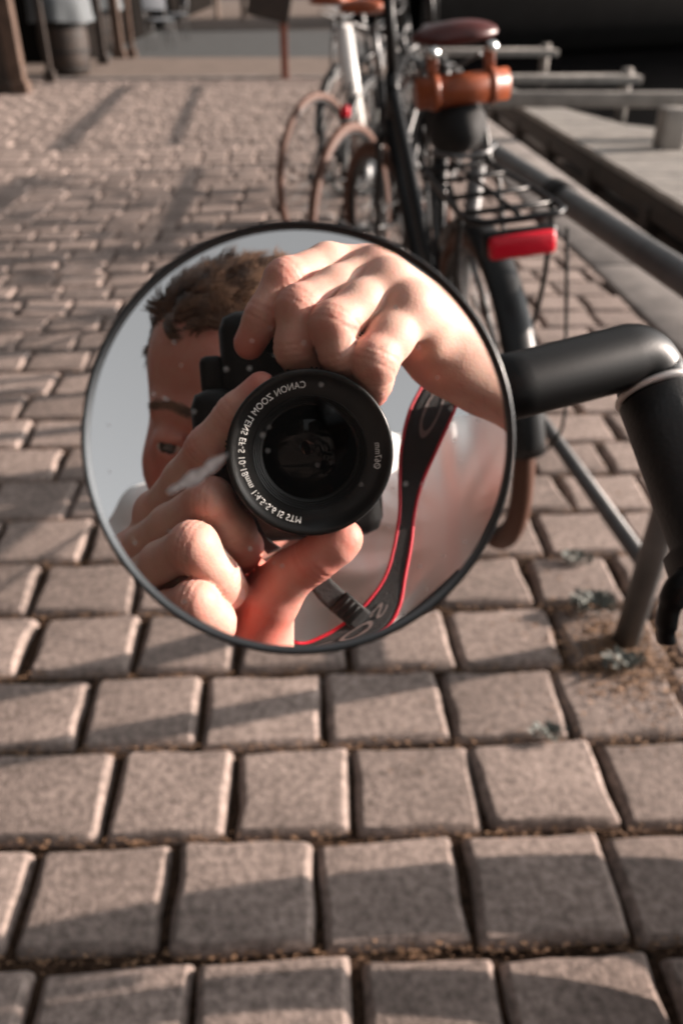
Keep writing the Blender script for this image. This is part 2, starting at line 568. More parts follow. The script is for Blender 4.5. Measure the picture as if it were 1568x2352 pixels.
def chain(Pn, js, k=.004):
    d = None
    for (a, ra), (b, rb) in zip(js[:-1], js[1:]):
        c = capsule(Pn, a, b, ra, rb)
        d = c if d is None else smin(d, c, k)
    return d
def groove(Pn, d, js, i, depth=.0011, wid=.0011, side=1):
    a = js[i][0]; t = js[i + 1][0] - js[i - 1][0]; t = t / np.linalg.norm(t)
    for o in (-.0028, .0, .0026):
        q = (Pn - a) @ t - o
        d = d + depth * np.exp(-(q / wid) ** 2) * (np.linalg.norm(Pn - a, axis=1) < js[i][1] * 1.9)
    return d
def sdf_hand_r(Pn):
    fs = []
    for kk in 'ABCD':
        js = hand_r[kk]
        f = chain(Pn, js)
        # knuckle knob over the middle joint, creases on it
        f = smin(f, np.linalg.norm(Pn - (js[2][0] + Nv.astype(np.float32) * -.0010), axis=1) - js[2][1] * .95, .004)
        f = groove(Pn, f, js, 2, .0005, .0007)
        f = groove(Pn, f, js, 3, .0006, .0007)
        fs.append(f)
    d = fs[0]
    for f in fs[1:]:
        d = smin(d, f, .0005)
    palm = None
    for kk, r2, rm in (('A', .019, .0125), ('B', .020, .0130), ('C', .020, .0130), ('D', .018, .0125)):
        c = capsule(Pn, hand_r[kk][0][0], wr, rm, r2)
        palm = c if palm is None else smin(palm, c, .008)
    # tendons
    for kk in 'BCD':
        c = capsule(Pn, hand_r[kk][0][0] - Nv.astype(np.float32) * -.003, wr, .0122, .012)
        palm = smin(palm, c, .004)
    palm = smin(palm, capsule(Pn, J(915, 735, .422), J(1000, 800, .430), .0145, .0175), .010)
    d = smin(d, palm, .004)
    d = smin(d, np.linalg.norm(Pn - J(984, 790, .412), axis=1) - .0085, .008)
    arm = capsule(Pn, wr, wr2, .0215, .0235)
    arm = smin(arm, capsule(Pn, wr2, elb_r, .0250, .040), .012)
    arm = smin(arm, capsule(Pn, J(1040, 830, .432), J(1120, 868, .446), .012, .014), .010)
    return smin(d, arm, .014)
def sdf_hand_l(Pn):
    fs = []
    for kk in 'ABCD':
        js = hand_l[kk]
        f = chain(Pn, js)
        f = smin(f, np.linalg.norm(Pn - (js[2][0] + Nv.astype(np.float32) * -.001), axis=1) - js[2][1] * .95, .004)
        f = groove(Pn, f, js, 2, .0005, .0007)
        f = groove(Pn, f, js, 3, .0006, .0007)
        fs.append(f)
    d = fs[0]
    for f in fs[1:]:
        d = smin(d, f, .0005)
    palm = None
    hub = J(560, 1500, .432)
    for kk in 'ABCD':
        c = capsule(Pn, hand_l[kk][0][0], hub, .0115, .018)
        palm = c if palm is None else smin(palm, c, .010)
    for kk in 'ABC':
        palm = smin(palm, capsule(Pn, hand_l[kk][0][0] + Nv.astype(np.float32) * 0, J(590, 1420, .430), .0105, .015), .010)
    palm = smin(palm, capsule(Pn, J(575, 1330, .430), J(575, 1460, .428), .012, .017), .010)
    d = smin(d, palm, .0018)
    th = chain(Pn, thumb, .006)
    th = groove(Pn, th, thumb, 3, .0007, .0009)
    d = smin(d, th, .005)
    arm = capsule(Pn, hub, wl, .0185, .0215)
    arm = smin(arm, capsule(Pn, wl, elb_l, .0240, .038), .014)
    return smin(d, arm, .014)
def flush_of(V, js, s=.010, extra=()):
    a = np.zeros(len(V))
    for kk, jj in js.items():
        for i, w in ((0, .7), (2, .75), (3, .4), (len(jj) - 1, .85)):
            a = np.maximum(a, w * np.exp(-(np.linalg.norm(V - jj[i][0], axis=1) / s) ** 2))
    for (c, w, s2) in extra:
        a = np.maximum(a, w * np.exp(-(np.linalg.norm(V - c, axis=1) / s2) ** 2))
    return a
HV = 0.0011
pts = np.array([j[0] for js in hand_r.values() for j in js] + [wr, wr2, J(1290, 920, .47)])
VR, FR = surface(sdf_hand_r, pts.min(0) - .026, pts.max(0) + .026, HV)
pts = np.array([j[0] for js in hand_l.values() for j in js] + [j[0] for j in thumb] + [wl])
VL, FL = surface(sdf_hand_l, pts.min(0) - .026, pts.max(0) + .026, HV)
aR = flush_of(VR, hand_r)
aL = np.maximum(flush_of(VL, hand_l), flush_of(VL, {}, .01, [(thumb[3][0], .65, .022), (thumb[5][0], .7, .014), (J(620, 1330, .415), .85, .026), (J(560, 1330, .41), .9, .02), (J(600, 1420, .41), .7, .03)]))

# --- head, in its own axes (x side, y up, z face)
Rt = Rv.copy()
fz = Nv * math.cos(math.radians(11)) - Rt * math.sin(math.radians(11))
up0 = np.cross(Rt, Nv)
fz = fz * math.cos(math.radians(8)) - up0 * math.sin(math.radians(8))
fz /= np.linalg.norm(fz)
hy = up0 + Rt * 0.12
hy = hy - fz * (hy @ fz); hy /= np.linalg.norm(hy)
hx = np.cross(hy, fz)
HC = RV(571, 906, .640)
HM = np.stack([hx, hy, fz], 0).astype(np.float32)       # rows: axes
def head_local(Pn): return (Pn - HC.astype(np.float32)) @ HM.T
def head_world(q): return np.asarray(q, float) @ HM.astype(float) + HC
nb = J(800, 1150, .80)
def sdf_head(Pn):
    q = head_local(Pn)
    ax = q.copy(); ax[:, 0] = np.abs(ax[:, 0])
    d = ellip(q, (0, .010, -.012), (.075, .080, .094))
    d = smin(d, ellip(q, (0, .028, .030), (.062, .055, .056)), .02)
    d = smin(d, ellip(q, (0, -.078, .030), (.047, .052, .056)), .03)
    d = smin(d, ellip(ax, (.034, -.052, .054), (.022, .020, .022)), .022)
    d = smin(d, ellip(ax, (.022, -.045, .005), (.046, .062, .070)), .02)
    d = smax(d, -(np.linalg.norm(ax - np.array((.033, -.033, .100), np.float32), axis=1) - .0195), .014)
    d = smin(d, capsule(ax, (.010, -.010, .082), (.044, -.010, .066), .0085, .0080), .012)
    d = smin(d, np.linalg.norm(ax - np.array((.032, -.033, .0715), np.float32), axis=1) - .0145, .007)   # lids
    d = smax(d, -(ellip(ax, (.032, -.034, .0875), (.0120, .0034, .010))), .0012)                  # the opening between the lids
    d = smin(d, capsule(ax, (.022, -.0268, .0845), (.040, -.029, .0770), .0024, .0022), .005)
    d = smin(d, capsule(q, (0, -.018, .083), (0, -.060, .106), .0075, .0115), .012)
    d = smin(d, ellip(ax, (.012, -.064, .092), (.009, .008, .011)), .006)
    d = smin(d, capsule(ax, (0, -.088, .090), (.020, -.090, .080), .0062, .004), .006)
    d = smin(d, capsule(ax, (0, -.098, .088), (.018, -.097, .080), .0066, .004), .005)
    d = smin(d, ellip(q, (0, -.120, .068), (.024, .018, .020)), .015)
    ear = ellip(ax, (.074, -.030, -.030), (.009, .031, .018))
    ear = smax(ear, -ellip(ax, (.083, -.028, -.026), (.007, .020, .010)), .004)
    d = smin(d, ear, .006)
    # fine lines under the eye and across the forehead
    d = d + .0004 * np.exp(-((ax[:, 1] + .050 + .2 * (ax[:, 0] - .03)) / .0016) ** 2) * (ax[:, 2] > .05)
    nk = capsule(Pn, head_world((0, -.07, -.03)).astype(np.float32), nb, .052, .060)
    return smin(d, nk, .02)
VH, FH = surface(sdf_head, np.minimum(HC, nb) - .15, np.maximum(HC, nb) + .15, .0024)
ql = head_local(VH.astype(np.float32))
aH = np.clip(0.34 - 2.2 * np.clip(ql[:, 0], 0, .08) + 0.25 * np.exp(-((np.abs(ql[:, 0]) - .05) ** 2 + (ql[:, 1] + .055) ** 2) / .03 ** 2), 0, 1)  # paler on the side facing the sky: skylight put into the skin colour

# --- the rest of the body, under the clothes
hip = np.array([0.02, -0.80, 0.88], np.float32)
kn = [np.array([.02 + s * .13, -0.66, 0.48], np.float32) for s in (1, -1)]
an = [np.array([.02 + s * .15, -0.80, 0.10], np.float32) for s in (1, -1)]
cR = sh_r * .75 + sh_l * .25; cL = sh_l * .75 + sh_r * .25
down = (hip - nb) / np.linalg.norm(hip - nb)
def sdf_torso(Pn, g=0.0):
    d = capsule(Pn, cR + down * .08, hip + np.float32([.07, 0, .05]), .085 + g, .085 + g)
    d = smin(d, capsule(Pn, cL + down * .08, hip + np.float32([-.07, 0, .05]), .085 + g, .085 + g), .06)
    d = smin(d, capsule(Pn, sh_r, sh_l, .050 + g, .050 + g), .05)
    d = smin(d, capsule(Pn, nb, (nb + (sh_r + sh_l) / 2) / 2 + down * .04, .058 + g, .08 + g), .05)
    return d
def sdf_body(Pn):
    d = sdf_torso(Pn)
    for s, e in ((sh_r, elb_r), (sh_l, elb_l)):
        d = smin(d, capsule(Pn, s, e, .047, .036), .03)
    for i in (0, 1):
        d = smin(d, capsule(Pn, hip + np.float32([(-1) ** i * .09, 0, -.02]), kn[i], .08, .055), .04)
        d = smin(d, capsule(Pn, kn[i], an[i], .052, .035), .03)
    return d
VB, FB = surface(sdf_body, (-.45, -1.0, .02), (.55, -.05, 1.5), .010)
Vall = np.concatenate([VR, VL, VH, VB])
Fall = np.concatenate([FR, FL + len(VR), FH + len(VR) + len(VL), FB + len(VR) + len(VL) + len(VH)])
npmesh("body", Vall, Fall, [M_skin], person, attr={'flush_skylight': np.concatenate([aR, aL, aH, np.full(len(VB), .2)])})

# eyes
M_eye = mat("eyeball", (0.75, 0.70, 0.66), 0.15, coat=0.6)
M_iris = mat("iris", (0.03, 0.018, 0.012), 0.1, coat=0.8)
for s in (1, -1):
    c = head_world((s * .032, -.033, .0715))
    look = (Cv - c); look = (fz * 1.0 + 0.0 * look)
    b = MB(); b.lathe(c, look, [(0.0131 * math.sin(t), 0.0131 * math.cos(t)) for t in np.linspace(0.001, math.pi - .001, 20)], n=28, k=0)
    b.lathe(c, look, [(0.0134 * math.sin(t), 0.0134 * math.cos(t)) for t in np.linspace(0.001, .48, 6)], n=28, k=1)
    b.build("eye", None, person, mats=[M_eye, M_iris])
# fine hairs on the forearm
def arm_hair():
    V, F = [], []
    ax = (wr2 - wr) / np.linalg.norm(wr2 - wr)
    idx = np.where((np.linalg.norm(VR - wr2, axis=1) < .06) & (((VR - wr) @ ax) > -.012))[0]
    me_n = np.zeros((len(VR), 3))
    q = VR[FR]; nn = np.cross(q[:, 2] - q[:, 0], q[:, 3] - q[:, 1])
    for k in range(4): np.add.at(me_n, FR[:, k], nn)
    me_n /= np.linalg.norm(me_n, axis=1)[:, None] + 1e-12
    cen = wr + ((VR - wr) @ ax)[:, None] * ax
    if np.mean(((VR - cen) * me_n).sum(1)[idx]) < 0: me_n = -me_n
    for i in nrg.choice(idx, 420, replace=False):
        n = me_n[i]; t = ax + np.array([rng.gauss(0, .35) for _ in range(3)]) - Uv * .3
        t = t - n * (t @ n); t /= np.linalg.norm(t)
        s = np.cross(n, t) * .000055; L_ = .006 + .005 * rng.random()
        k0 = len(V)
        for u in (0, .5, 1):
            c = VR[i] + t * L_ * u + n * (.0011 * math.sin(u * 2.2)); w = s * (1 - .7 * u)
            V += [c - w, c + w]
        F += [(k0, k0 + 1, k0 + 3, k0 + 2), (k0 + 2, k0 + 3, k0 + 5, k0 + 4)]
    o = npmesh("arm_hair", np.array(V), np.array(F), [M_armhair], person); o['kind'] = 'stuff'
M_armhair = mat("arm_hair", (.10, .055, .03), .5)
arm_hair()
# nails
M_nail = mat("fingernail", (0.66, 0.33, 0.27), 0.22, coat=0.3)
def nail(js, out, ln=.010, wd=.0062, back=0.0):
    a, b_ = js[-2][0], js[-1][0]
    t = (b_ - a) / np.linalg.norm(b_ - a)
    o = out - t * (out @ t); o /= np.linalg.norm(o)
    w = np.cross(t, o)
    r = js[-1][1]
    V, Fc = [], []
    for i in range(9):
        for j in range(9):
            u = (i / 8 - .5) * ln; v = (j / 8 - .5)
            ed = 1 - .18 * (2 * abs(i / 8 - .5)) ** 4
            an_ = v * 1.25 * ed
            V.append(b_ + t * (u - .002 + back) + o * (r * 1.0 * math.cos(an_) + .0012) + w * (r * 1.0 * math.sin(an_)))
    for i in range(8):
        for j in range(8):
            Fc.append((i * 9 + j, i * 9 + j + 1, (i + 1) * 9 + j + 1, (i + 1) * 9 + j))
    return meshobj("fingernail", V, Fc, M_nail, person)
nail(hand_r['A'], -Nv * 1.0 - Rv * .9)

# hair: many curved locks rooted on the scalp
M_hair = mat("hair", (0.060, 0.030, 0.017), 0.42, col2=(0.19, 0.10, 0.055), vscale=60, spec=0.6)
def on_head(x, y):
    """z of the face surface above local x, y"""
    zs = np.linspace(.125, -.02, 150)
    q = np.stack([np.full(150, x), np.full(150, y), zs], 1)
    d = sdf_head((q @ HM.astype(float) + HC).astype(np.float32))
    k = np.argmax(d < 0)
    return zs[k]
_NA, _NC = 72, 48
_tab = np.zeros((_NA + 1, _NC + 1))
_ia, _ic = np.meshgrid(np.arange(_NA + 1), np.arange(_NC + 1), indexing='ij')
_aa = 2 * math.pi * _ia / _NA; _cc = -.6 + 1.5999 * _ic / _NC; _ss = np.sqrt(1 - _cc ** 2)
_dd = np.stack([_ss * np.cos(_aa), _cc, _ss * np.sin(_aa)], -1).reshape(-1, 3)
_r = np.full(len(_dd), .125)
for _ in range(26):
    _q = np.array([0, .018, -.012]) + _dd * _r[:, None]
    _r -= sdf_head((_q @ HM.astype(float) + HC).astype(np.float32)) * .8
_tab = _r.reshape(_NA + 1, _NC + 1)
def root_at(d, up_=0.0):
    a = (math.atan2(d[2], d[0]) / (2 * math.pi) % 1.0) * _NA; c = min(max((d[1] + .6) / 1.5999, 0), .99999) * _NC
    i, j = int(a), int(c); u, v = a - i, c - j
    r = (_tab[i, j] * (1 - u) + _tab[i + 1, j] * u) * (1 - v) + (_tab[i, j + 1] * (1 - u) + _tab[i + 1, j + 1] * u) * v
    return np.array([0, .018, -.012]) + np.asarray(d, float) * (r + up_)
def hairline(dx, dz):
    # dx > 0 is the temple at the left of the looking glass
    if dz > .15:
        l = .27 + .03 * math.sin(dx * 23)
        if dx < -.15: l += .62 * min(1, (-.15 - dx) / .4)
        if dx > .45: l += .10 * math.exp(-((dx - .62) / .12) ** 2)
        if abs(dx) > .80: l = min(l, .17 - 3.2 * (abs(dx) - .80))
        if dz < .5: l -= .5 * (.5 - dz)
        return l
    return -.35
def hair():
    V, F = [], []
    # locks: guide curves first
    locks = []
    while len(locks) < 900:
        a = rng.random() * 2 * math.pi; c = rng.random() * 1.4 - .4
        sn = math.sqrt(max(0, 1 - c * c)); dx, dy, dz = sn * math.cos(a), c, sn * math.sin(a)
        if dy < hairline(dx, dz) + .01: continue
        nrm = np.array([dx, dy, dz])
        comb = np.array([-.75, .25, -.35]) + np.array([rng.gauss(0, .45), rng.gauss(0, .35), rng.gauss(0, .45)])
        comb = comb - nrm * (comb @ nrm) * .8; comb /= np.linalg.norm(comb)
        side = np.cross(nrm, comb); side /= np.linalg.norm(side)
        ln = .017 + .010 * max(0, dy) + .008 * rng.random() if dz > -.2 else .013
        if abs(dx) > .8: ln *= .6
        p = np.zeros(3); d = nrm * (.9 if dz > 0 else .6) + comb * .45
        ph = rng.random() * 6.28; am = .35 + .6 * rng.random()
        g = []
        for i in range(9):
            t = i / 8
            g.append(p.copy()); d /= np.linalg.norm(d)
            p = p + d * ln / 8
            d = d + comb * .38 + side * am * math.sin(ph + t * 5.5) * .8 - nrm * .34 * t
        locks.append((nrm, g, root_at(nrm)))
    LN = np.array([l[0] for l in locks])
    n = 0
    while n < 26000:
        a = rng.random() * 2 * math.pi; c = rng.random() * 1.4 - .4
        sn = math.sqrt(max(0, 1 - c * c)); dx, dy, dz = sn * math.cos(a), c, sn * math.sin(a)
        if dy < hairline(dx, dz) + rng.gauss(0, .015): continue
        nrm = np.array([dx, dy, dz])
        root = root_at(nrm)
        k = int(np.argmax(LN @ nrm)); _, g, r0_ = locks[k]
        sc = .75 + .4 * rng.random()
        wob = np.array([rng.gauss(0, 1), rng.gauss(0, 1), rng.gauss(0, 1)]) * .0012
        off = r0_ - root
        seg = 9
        side = np.cross(nrm, g[4] + 1e-6); side /= np.linalg.norm(side) + 1e-9
        wv = head_world(side) - HC
        w0 = .00028 + .00035 * rng.random()
        base = len(V)
        for i in range(seg):
            t = i / (seg - 1)
            q = root - nrm * .002 + g[i] * sc + off * (t ** .8) * .36 + wob * t * 1.6
            q = head_world(q)
            wi = w0 * (1 - t * t * .85)
            V.append(q - wv * wi); V.append(q + wv * wi)
        for i in range(seg - 1):
            F.append((base + 2 * i, base + 2 * i + 1, base + 2 * i + 3, base + 2 * i + 2))
        n += 1
    # short undercoat close to the scalp
    NA, NC = 120, 60
    idx = {}
    def cap(i, j):
        if (i, j) in idx: return idx[(i, j)]
        a = 2 * math.pi * (i % NA) / NA; c = -.35 + 1.3499 * j / NC; sn = math.sqrt(1 - c * c)
        dx, dy, dz = sn * math.cos(a), c, sn * math.sin(a)
        ok = dy > hairline(dx, dz) + .035
        V.append(head_world(root_at((dx, dy, dz), .0018)))
        idx[(i, j)] = (len(V) - 1, ok); return idx[(i, j)]
    for i in range(NA):
        for j in range(NC):
            q = [cap(i, j), cap(i + 1 if i < NA - 1 else 0, j), cap(i + 1 if i < NA - 1 else 0, j + 1), cap(i, j + 1)]
            if all(k[1] for k in q): F.append(tuple(k[0] for k in q))
    npmesh("hair", np.array(V), np.array(F), [M_hair], person)
    for s in (1, -1):
        V, F = [], []
        for i in range(420):
            t = rng.random()
            x = s * (.013 + .034 * t)
            y = -.009 + .0035 * math.sin(t * 2.6) + rng.gauss(0, .0016)
            z = on_head(x, y) + .0003
            d = np.array([s * .85, .30 - .5 * t, -.15 * t]); d /= np.linalg.norm(d)
            a, b_ = np.array([x, y, z]), np.array([x, y, z + .0008]) + d * .0055
            w = np.array([-d[1], d[0], 0]) * .00022
            k0 = len(V)
            V += [head_world(a - w), head_world(a + w), head_world(b_ + w * .2), head_world(b_ - w * .2)]
            F.append((k0, k0 + 1, k0 + 2, k0 + 3))
        npmesh("eyebrow", np.array(V), np.array(F), [M_hair], person)
hair()

# clothes
M_shirt = bpy.data.materials.new("shirt_cotton"); M_shirt.use_nodes = True
def shirt_material():
    m = M_shirt
    N, L = m.node_tree.nodes, m.node_tree.links
    b = N['Principled BSDF']; b.inputs['Roughness'].default_value = .8
    b.inputs['Sheen Weight'].default_value = .2
    tc = N.new('ShaderNodeTexCoord')
    wv = N.new('ShaderNodeTexWave'); wv.inputs['Scale'].default_value = 9; wv.inputs['Distortion'].default_value = 3.0
    wv.inputs['Detail'].default_value = 2; wv.bands_direction = 'X'
    L.new(tc.outputs['Object'], wv.inputs['Vector'])
    rp = N.new('ShaderNodeValToRGB')
    rp.color_ramp.elements[0].position = .45; rp.color_ramp.elements[0].color = (.88, .875, .865, 1)
    rp.color_ramp.elements[1].position = .95; rp.color_ramp.elements[1].color = (.87, .80, .785, 1)
    L.new(wv.outputs['Fac'], rp.inputs['Fac']); L.new(rp.outputs[0], b.inputs['Base Color'])
    no = N.new('ShaderNodeTexNoise'); no.inputs['Scale'].default_value = 900
    L.new(tc.outputs['Object'], no.inputs['Vector'])
    bp = N.new('ShaderNodeBump'); bp.inputs['Strength'].default_value = .15; bp.inputs['Distance'].default_value = .0005
    L.new(no.outputs['Fac'], bp.inputs['Height']); L.new(bp.outputs[0], b.inputs['Normal'])
shirt_material()
anc = RV(1045, 1230, .72)
def sdf_shirt(Pn):
    d = sdf_torso(Pn, .010)
    for s, e, f in ((sh_r, elb_r, .62), (sh_l, elb_l, .75)):
        e2 = s + (e - s) * f
        d = smin(d, capsule(Pn, s, e2, .062, .060), .035)
    v = Pn - anc.astype(np.float32)
    x = v @ Rv.astype(np.float32); y = v @ up0.astype(np.float32)
    ang = np.arctan2(y, x); rr = np.sqrt(x * x + y * y)
    f = .55 * np.sin(ang * 11 + 3.0 * np.sin(rr * 19 + ang)) + .45 * np.sin(ang * 23 + 14 * rr + 2.2 * np.sin(x * 31)) + .55 * np.sin(x * 62 + 4 * np.sin(y * 13) + 2 * np.sin(y * 31))
    amp = .0095 * np.clip((rr - .02) / .12, 0, 1) * np.exp(-rr / .35)
    d = d + amp * f + .002 * np.sin(Pn[:, 0] * 60 + 4 * np.sin(Pn[:, 2] * 22))
    # cut at the waist and open at the neck
    w = (Pn - (hip + np.float32([0, 0, .02]))) @ (-down)
    d = smax(d, -w, .004)
    nu = head_world((0, -.05, -.02)).astype(np.float32)
    d = smin(d, capsule(Pn, nb, nb + (nu - nb) * .30, .070, .064), .02)
    d = smax(d, -capsule(Pn, nb + (nu - nb) * .22, nu, .052, .062), .003)
    return d
VS, FS = surface(sdf_shirt, (-.42, -1.0, .75), (.5, -.1, 1.52), .0042, slack=.012)
npmesh("shirt", VS, FS, [M_shirt], person)
M_jeans = mat("dark_denim", (0.02, 0.026, 0.04), .85, var=.3, vscale=40, bump=.3, bscale=400)
def sdf_jeans(Pn):
    d = None
    for i in (0, 1):
        c = capsule(Pn, hip + np.float32([(-1) ** i * .09, 0, -.02]), kn[i], .098, .070)
        c = smin(c, capsule(Pn, kn[i], an[i], .066, .055), .03)
        d = c if d is None else smin(d, c, .03)
    d = smin(d, ellip(Pn, hip + np.float32([0, 0, 0.0]), (.17, .12, .10)), .04)
    return d + .004 * np.sin(Pn[:, 2] * 70 + 3 * np.sin(Pn[:, 0] * 40))
VJ, FJ = surface(sdf_jeans, (-.35, -1.02, .04), (.40, -.5, 1.05), .009, slack=.01)
npmesh("trousers", VJ, FJ, [M_jeans], person)
M_shoe = mat("shoe_leather", (0.05, 0.03, 0.02), .4, var=.2)
for i in (0, 1):
    a0 = an[i]
    def sdf_shoe(Pn):
        d = ellip(Pn, a0 + np.float32([0, .07, -.06]), (.045, .14, .040))
        d = smin(d, capsule(Pn, a0 + np.float32([0, 0, -.05]), a0 + np.float32([0, 0, .02]), .042, .040), .03)
        return smax(d, -(Pn[:, 2] - .002), .004)
    V, F = surface(sdf_shoe, a0 - np.float32([.08, .12, .12]), a0 + np.float32([.08, .26, .1]), .005)
    npmesh("shoe", V, F, [M_shoe], person)

# ------------------------------------------------------------------ the camera in his hands
M_blk = mat("camera_plastic", (0.006, 0.006, 0.006), .5, bump=.25, bscale=900, spec=.25)
M_gloss = mat("lens_black", (0.005, 0.005, 0.005), .30, spec=.35)
M_matte = mat("lens_matte", (0.007, 0.007, 0.007), .5, spec=.3)
M_glass = mat("lens_glass", (0.0012, 0.0012, 0.0012), .03, spec=0.24, coat=.0)
M_print = mat("white_print", (0.85, 0.85, 0.83), .6)
M_strapb = mat("strap_webbing", (0.020, 0.020, 0.021), .85, bump=.8, bscale=900)
M_strapr = mat("strap_red", (0.50, 0.008, 0.03), .6)
cam_thing = empty("camera", tuple(Cv - Fv * .09), "black camera held upright, white lettering round its lens, pointing at the mirror", "camera")
def CL(x, y, z): return Cv + Rv * x + Uv * y + Fv * z
RC = Matrix((Rv.tolist(), Uv.tolist(), Fv.tolist())).transposed()
tlt = Matrix.Rotation(math.radians(4), 3, 'Z')
b = MB()
b.box(CL(-.001, .009, -.094), (.084, .128, .040), RC @ tlt, bev=.010)
b.box(CL(-.046, -.004, -.088), (.026, .066, .058), RC @ tlt, bev=.009)       # finder hump, to the side because the camera is on end
b.box(CL(-.050, .036, -.092), (.014, .022, .020), RC @ tlt, bev=.004)
b.box(CL(.004, .062, -.074), (.066, .026, .044), RC @ tlt, bev=.011)         # grip
b.build("camera_body", M_blk, cam_thing)
kn_ = lambda i, q: (1.012 if (i // 2) % 2 else 1.0) if 3 <= q <= 4 else 1.0
b = MB()
prof = [(.0262, .0012), (.0300, .0030), (.0345, .0036), (.0355, .0052), (.0372, .0052), (.0379, .0040), (.0379, -.008), (.0386, -.010), (.0386, -.024), (.0370, -.026), (.0370, -.045), (.0345, -.050), (.0340, -.076)]
b.lathe(Cv, Fv, prof, n=160, u=Rv)
lens = b.build("lens", M_gloss, cam_thing)
b = MB()
for i in range(110):
    a = 2 * math.pi * i / 110
    d = math.cos(a) * Rv + math.sin(a) * Uv
    tt = -math.sin(a) * Rv + math.cos(a) * Uv
    R_ = Matrix((d.tolist(), tt.tolist(), Fv.tolist())).transposed()
    b.box(Cv + d * .0387 - Fv * .017, (.0010, .0011, .013), R_)
b.build("focus_ring", M_blk, lens, smooth=False)
b = MB()
pr = []
r = .0262; z = .0012
for i in range(4):
    pr += [(r, z), (r - .0004, z + .0004), (r - .0008, z)]
    r -= .00095; z -= .0007
pr += [(.0226, -.0030), (.0218, -.0034)]
b.lathe(Cv, Fv, pr, n=128, u=Rv)
b.build("inner_barrel", M_matte, lens, smooth=False)
b = MB()
Rg = .032
pg = []
for t in np.linspace(0, math.asin(.0224 / Rg), 16):
    pg.append((max(1e-5, Rg * math.sin(t)), -.0022 - Rg * (1 - math.cos(t)) + 0.0))
b.lathe(Cv, Fv, pg, n=96, u=Rv)
b.build("front_glass", M_glass, lens)
def ring_text(txt, r0, th0, th1, size, zf, name, par, m):
    cu = bpy.data.curves.new(name, 'FONT'); cu.body = txt; cu.size = size; cu.space_character = 1.06
    tmp = bpy.data.objects.new("tmp_text", cu); COL.objects.link(tmp)
    dg = bpy.context.evaluated_depsgraph_get()
    me = bpy.data.meshes.new_from_object(tmp.evaluated_get(dg))
    bpy.data.objects.remove(tmp)
    co = np.array([v.co[:] for v in me.vertices]); F = [tuple(p.vertices) for p in me.polygons]
    x0, x1 = co[:, 0].min(), co[:, 0].max()
    V = []
    for p in co:
        th = math.radians(th0 + (th1 - th0) * (p[0] - x0) / (x1 - x0))
        r = r0 + p[1]
        V.append(Cv + (math.cos(th) * Rv + math.sin(th) * Uv) * r + Fv * zf(r))
    return meshobj(name, V, F, m, par, smooth=False)
zf = lambda r: np.interp(r, [.0262, .0300, .0345], [.0012, .0030, .0036]) + .00018
ring_text("CANON ZOOM LENS EF-S 10-18mm 1:4.5-5.6 IS STM", .0296, 94, 262, .0042, zf, "lens_lettering", lens, M_print)
ring_text("\u00d867mm", .0296, -13, 9, .0042, zf, "size_marking", lens, M_print)

# strap
def ribbon(name, edges, m, par, thick=.0012, n=10, edge_m=None):
    Ls = spline([RV(*e[0], e[2]) for e in edges], n); Rs = spline([RV(*e[1], e[2] if len(e) < 4 else e[3]) for e in edges], n)
    V, F = [], []
    K = 7
    for a, b_ in zip(Ls, Rs):
        for j in range(K): V.append(a + (b_ - a) * j / (K - 1))
    N0 = len(Ls)
    for i in range(N0 - 1):
        for j in range(K - 1):
            F.append((i * K + j, i * K + j + 1, (i + 1) * K + j + 1, (i + 1) * K + j))
    o = meshobj(name, V, F, m, par)
    md = o.modifiers.new("thickness", 'SOLIDIFY'); md.thickness = thick; md.offset = 0
    if edge_m:
        for E_ in (Ls, Rs):
            t = MB(); t.tube(E_, .0011, 8); t.build("piping", edge_m, o)
    return o, Ls, Rs
EDG = [((990, 800), (1095, 830), .520), ((975, 872), (1066, 884), .510), ((940, 945), (1035, 960), .500), ((921, 1030), (1003, 1030), .492), ((918, 1110), (968, 1110), .486), ((917, 1180), (951, 1180), .480),
       ((905, 1255), (943, 1250), .474), ((884, 1325), (930, 1320), .468), ((842, 1385), (915, 1395), .462), ((790, 1432), (880, 1448), .458), ((738, 1463), (800, 1490), .455), ((692, 1478), (705, 1512), .453), ((655, 1458), (640, 1490), .450), ((636, 1425), (612, 1450), .448)]
st, Ls_, Rs_ = ribbon("strap", EDG, M_strapb, cam_thing, edge_m=M_strapr)
ribbon("strap_end", [((735, 1300), (700, 1330), .442), ((770, 1340), (728, 1372), .446), ((808, 1372), (768, 1410), .452), ((850, 1405), (812, 1446), .458)], M_strapb, cam_thing, thick=.0022)
b = MB()
c = RV(798, 1398, .449); e1 = RV(840, 1435, .449) - c; e1 /= np.linalg.norm(e1); e3 = -Nv; e3 = e3 - e1 * (e3 @ e1); e3 /= np.linalg.norm(e3); e2 = np.cross(e3, e1)
Rb = Matrix((e1.tolist(), e2.tolist(), e3.tolist())).transposed()
b.box(c, (.014, .0135, .004), Rb, bev=.001)
for k_ in (-1, 0, 1): b.box(c + e1 * .0035 * k_ - e3 * .0022, (.001, .011, .0012), Rb)
b.build("buckle", M_blk, cam_thing)
ribbon("strap_lug_tab", [((588, 1190), (560, 1205), .430), ((612, 1232), (590, 1245), .425), ((645, 1258), (614, 1272), .420)], M_strapb, cam_thing, thick=.0018)
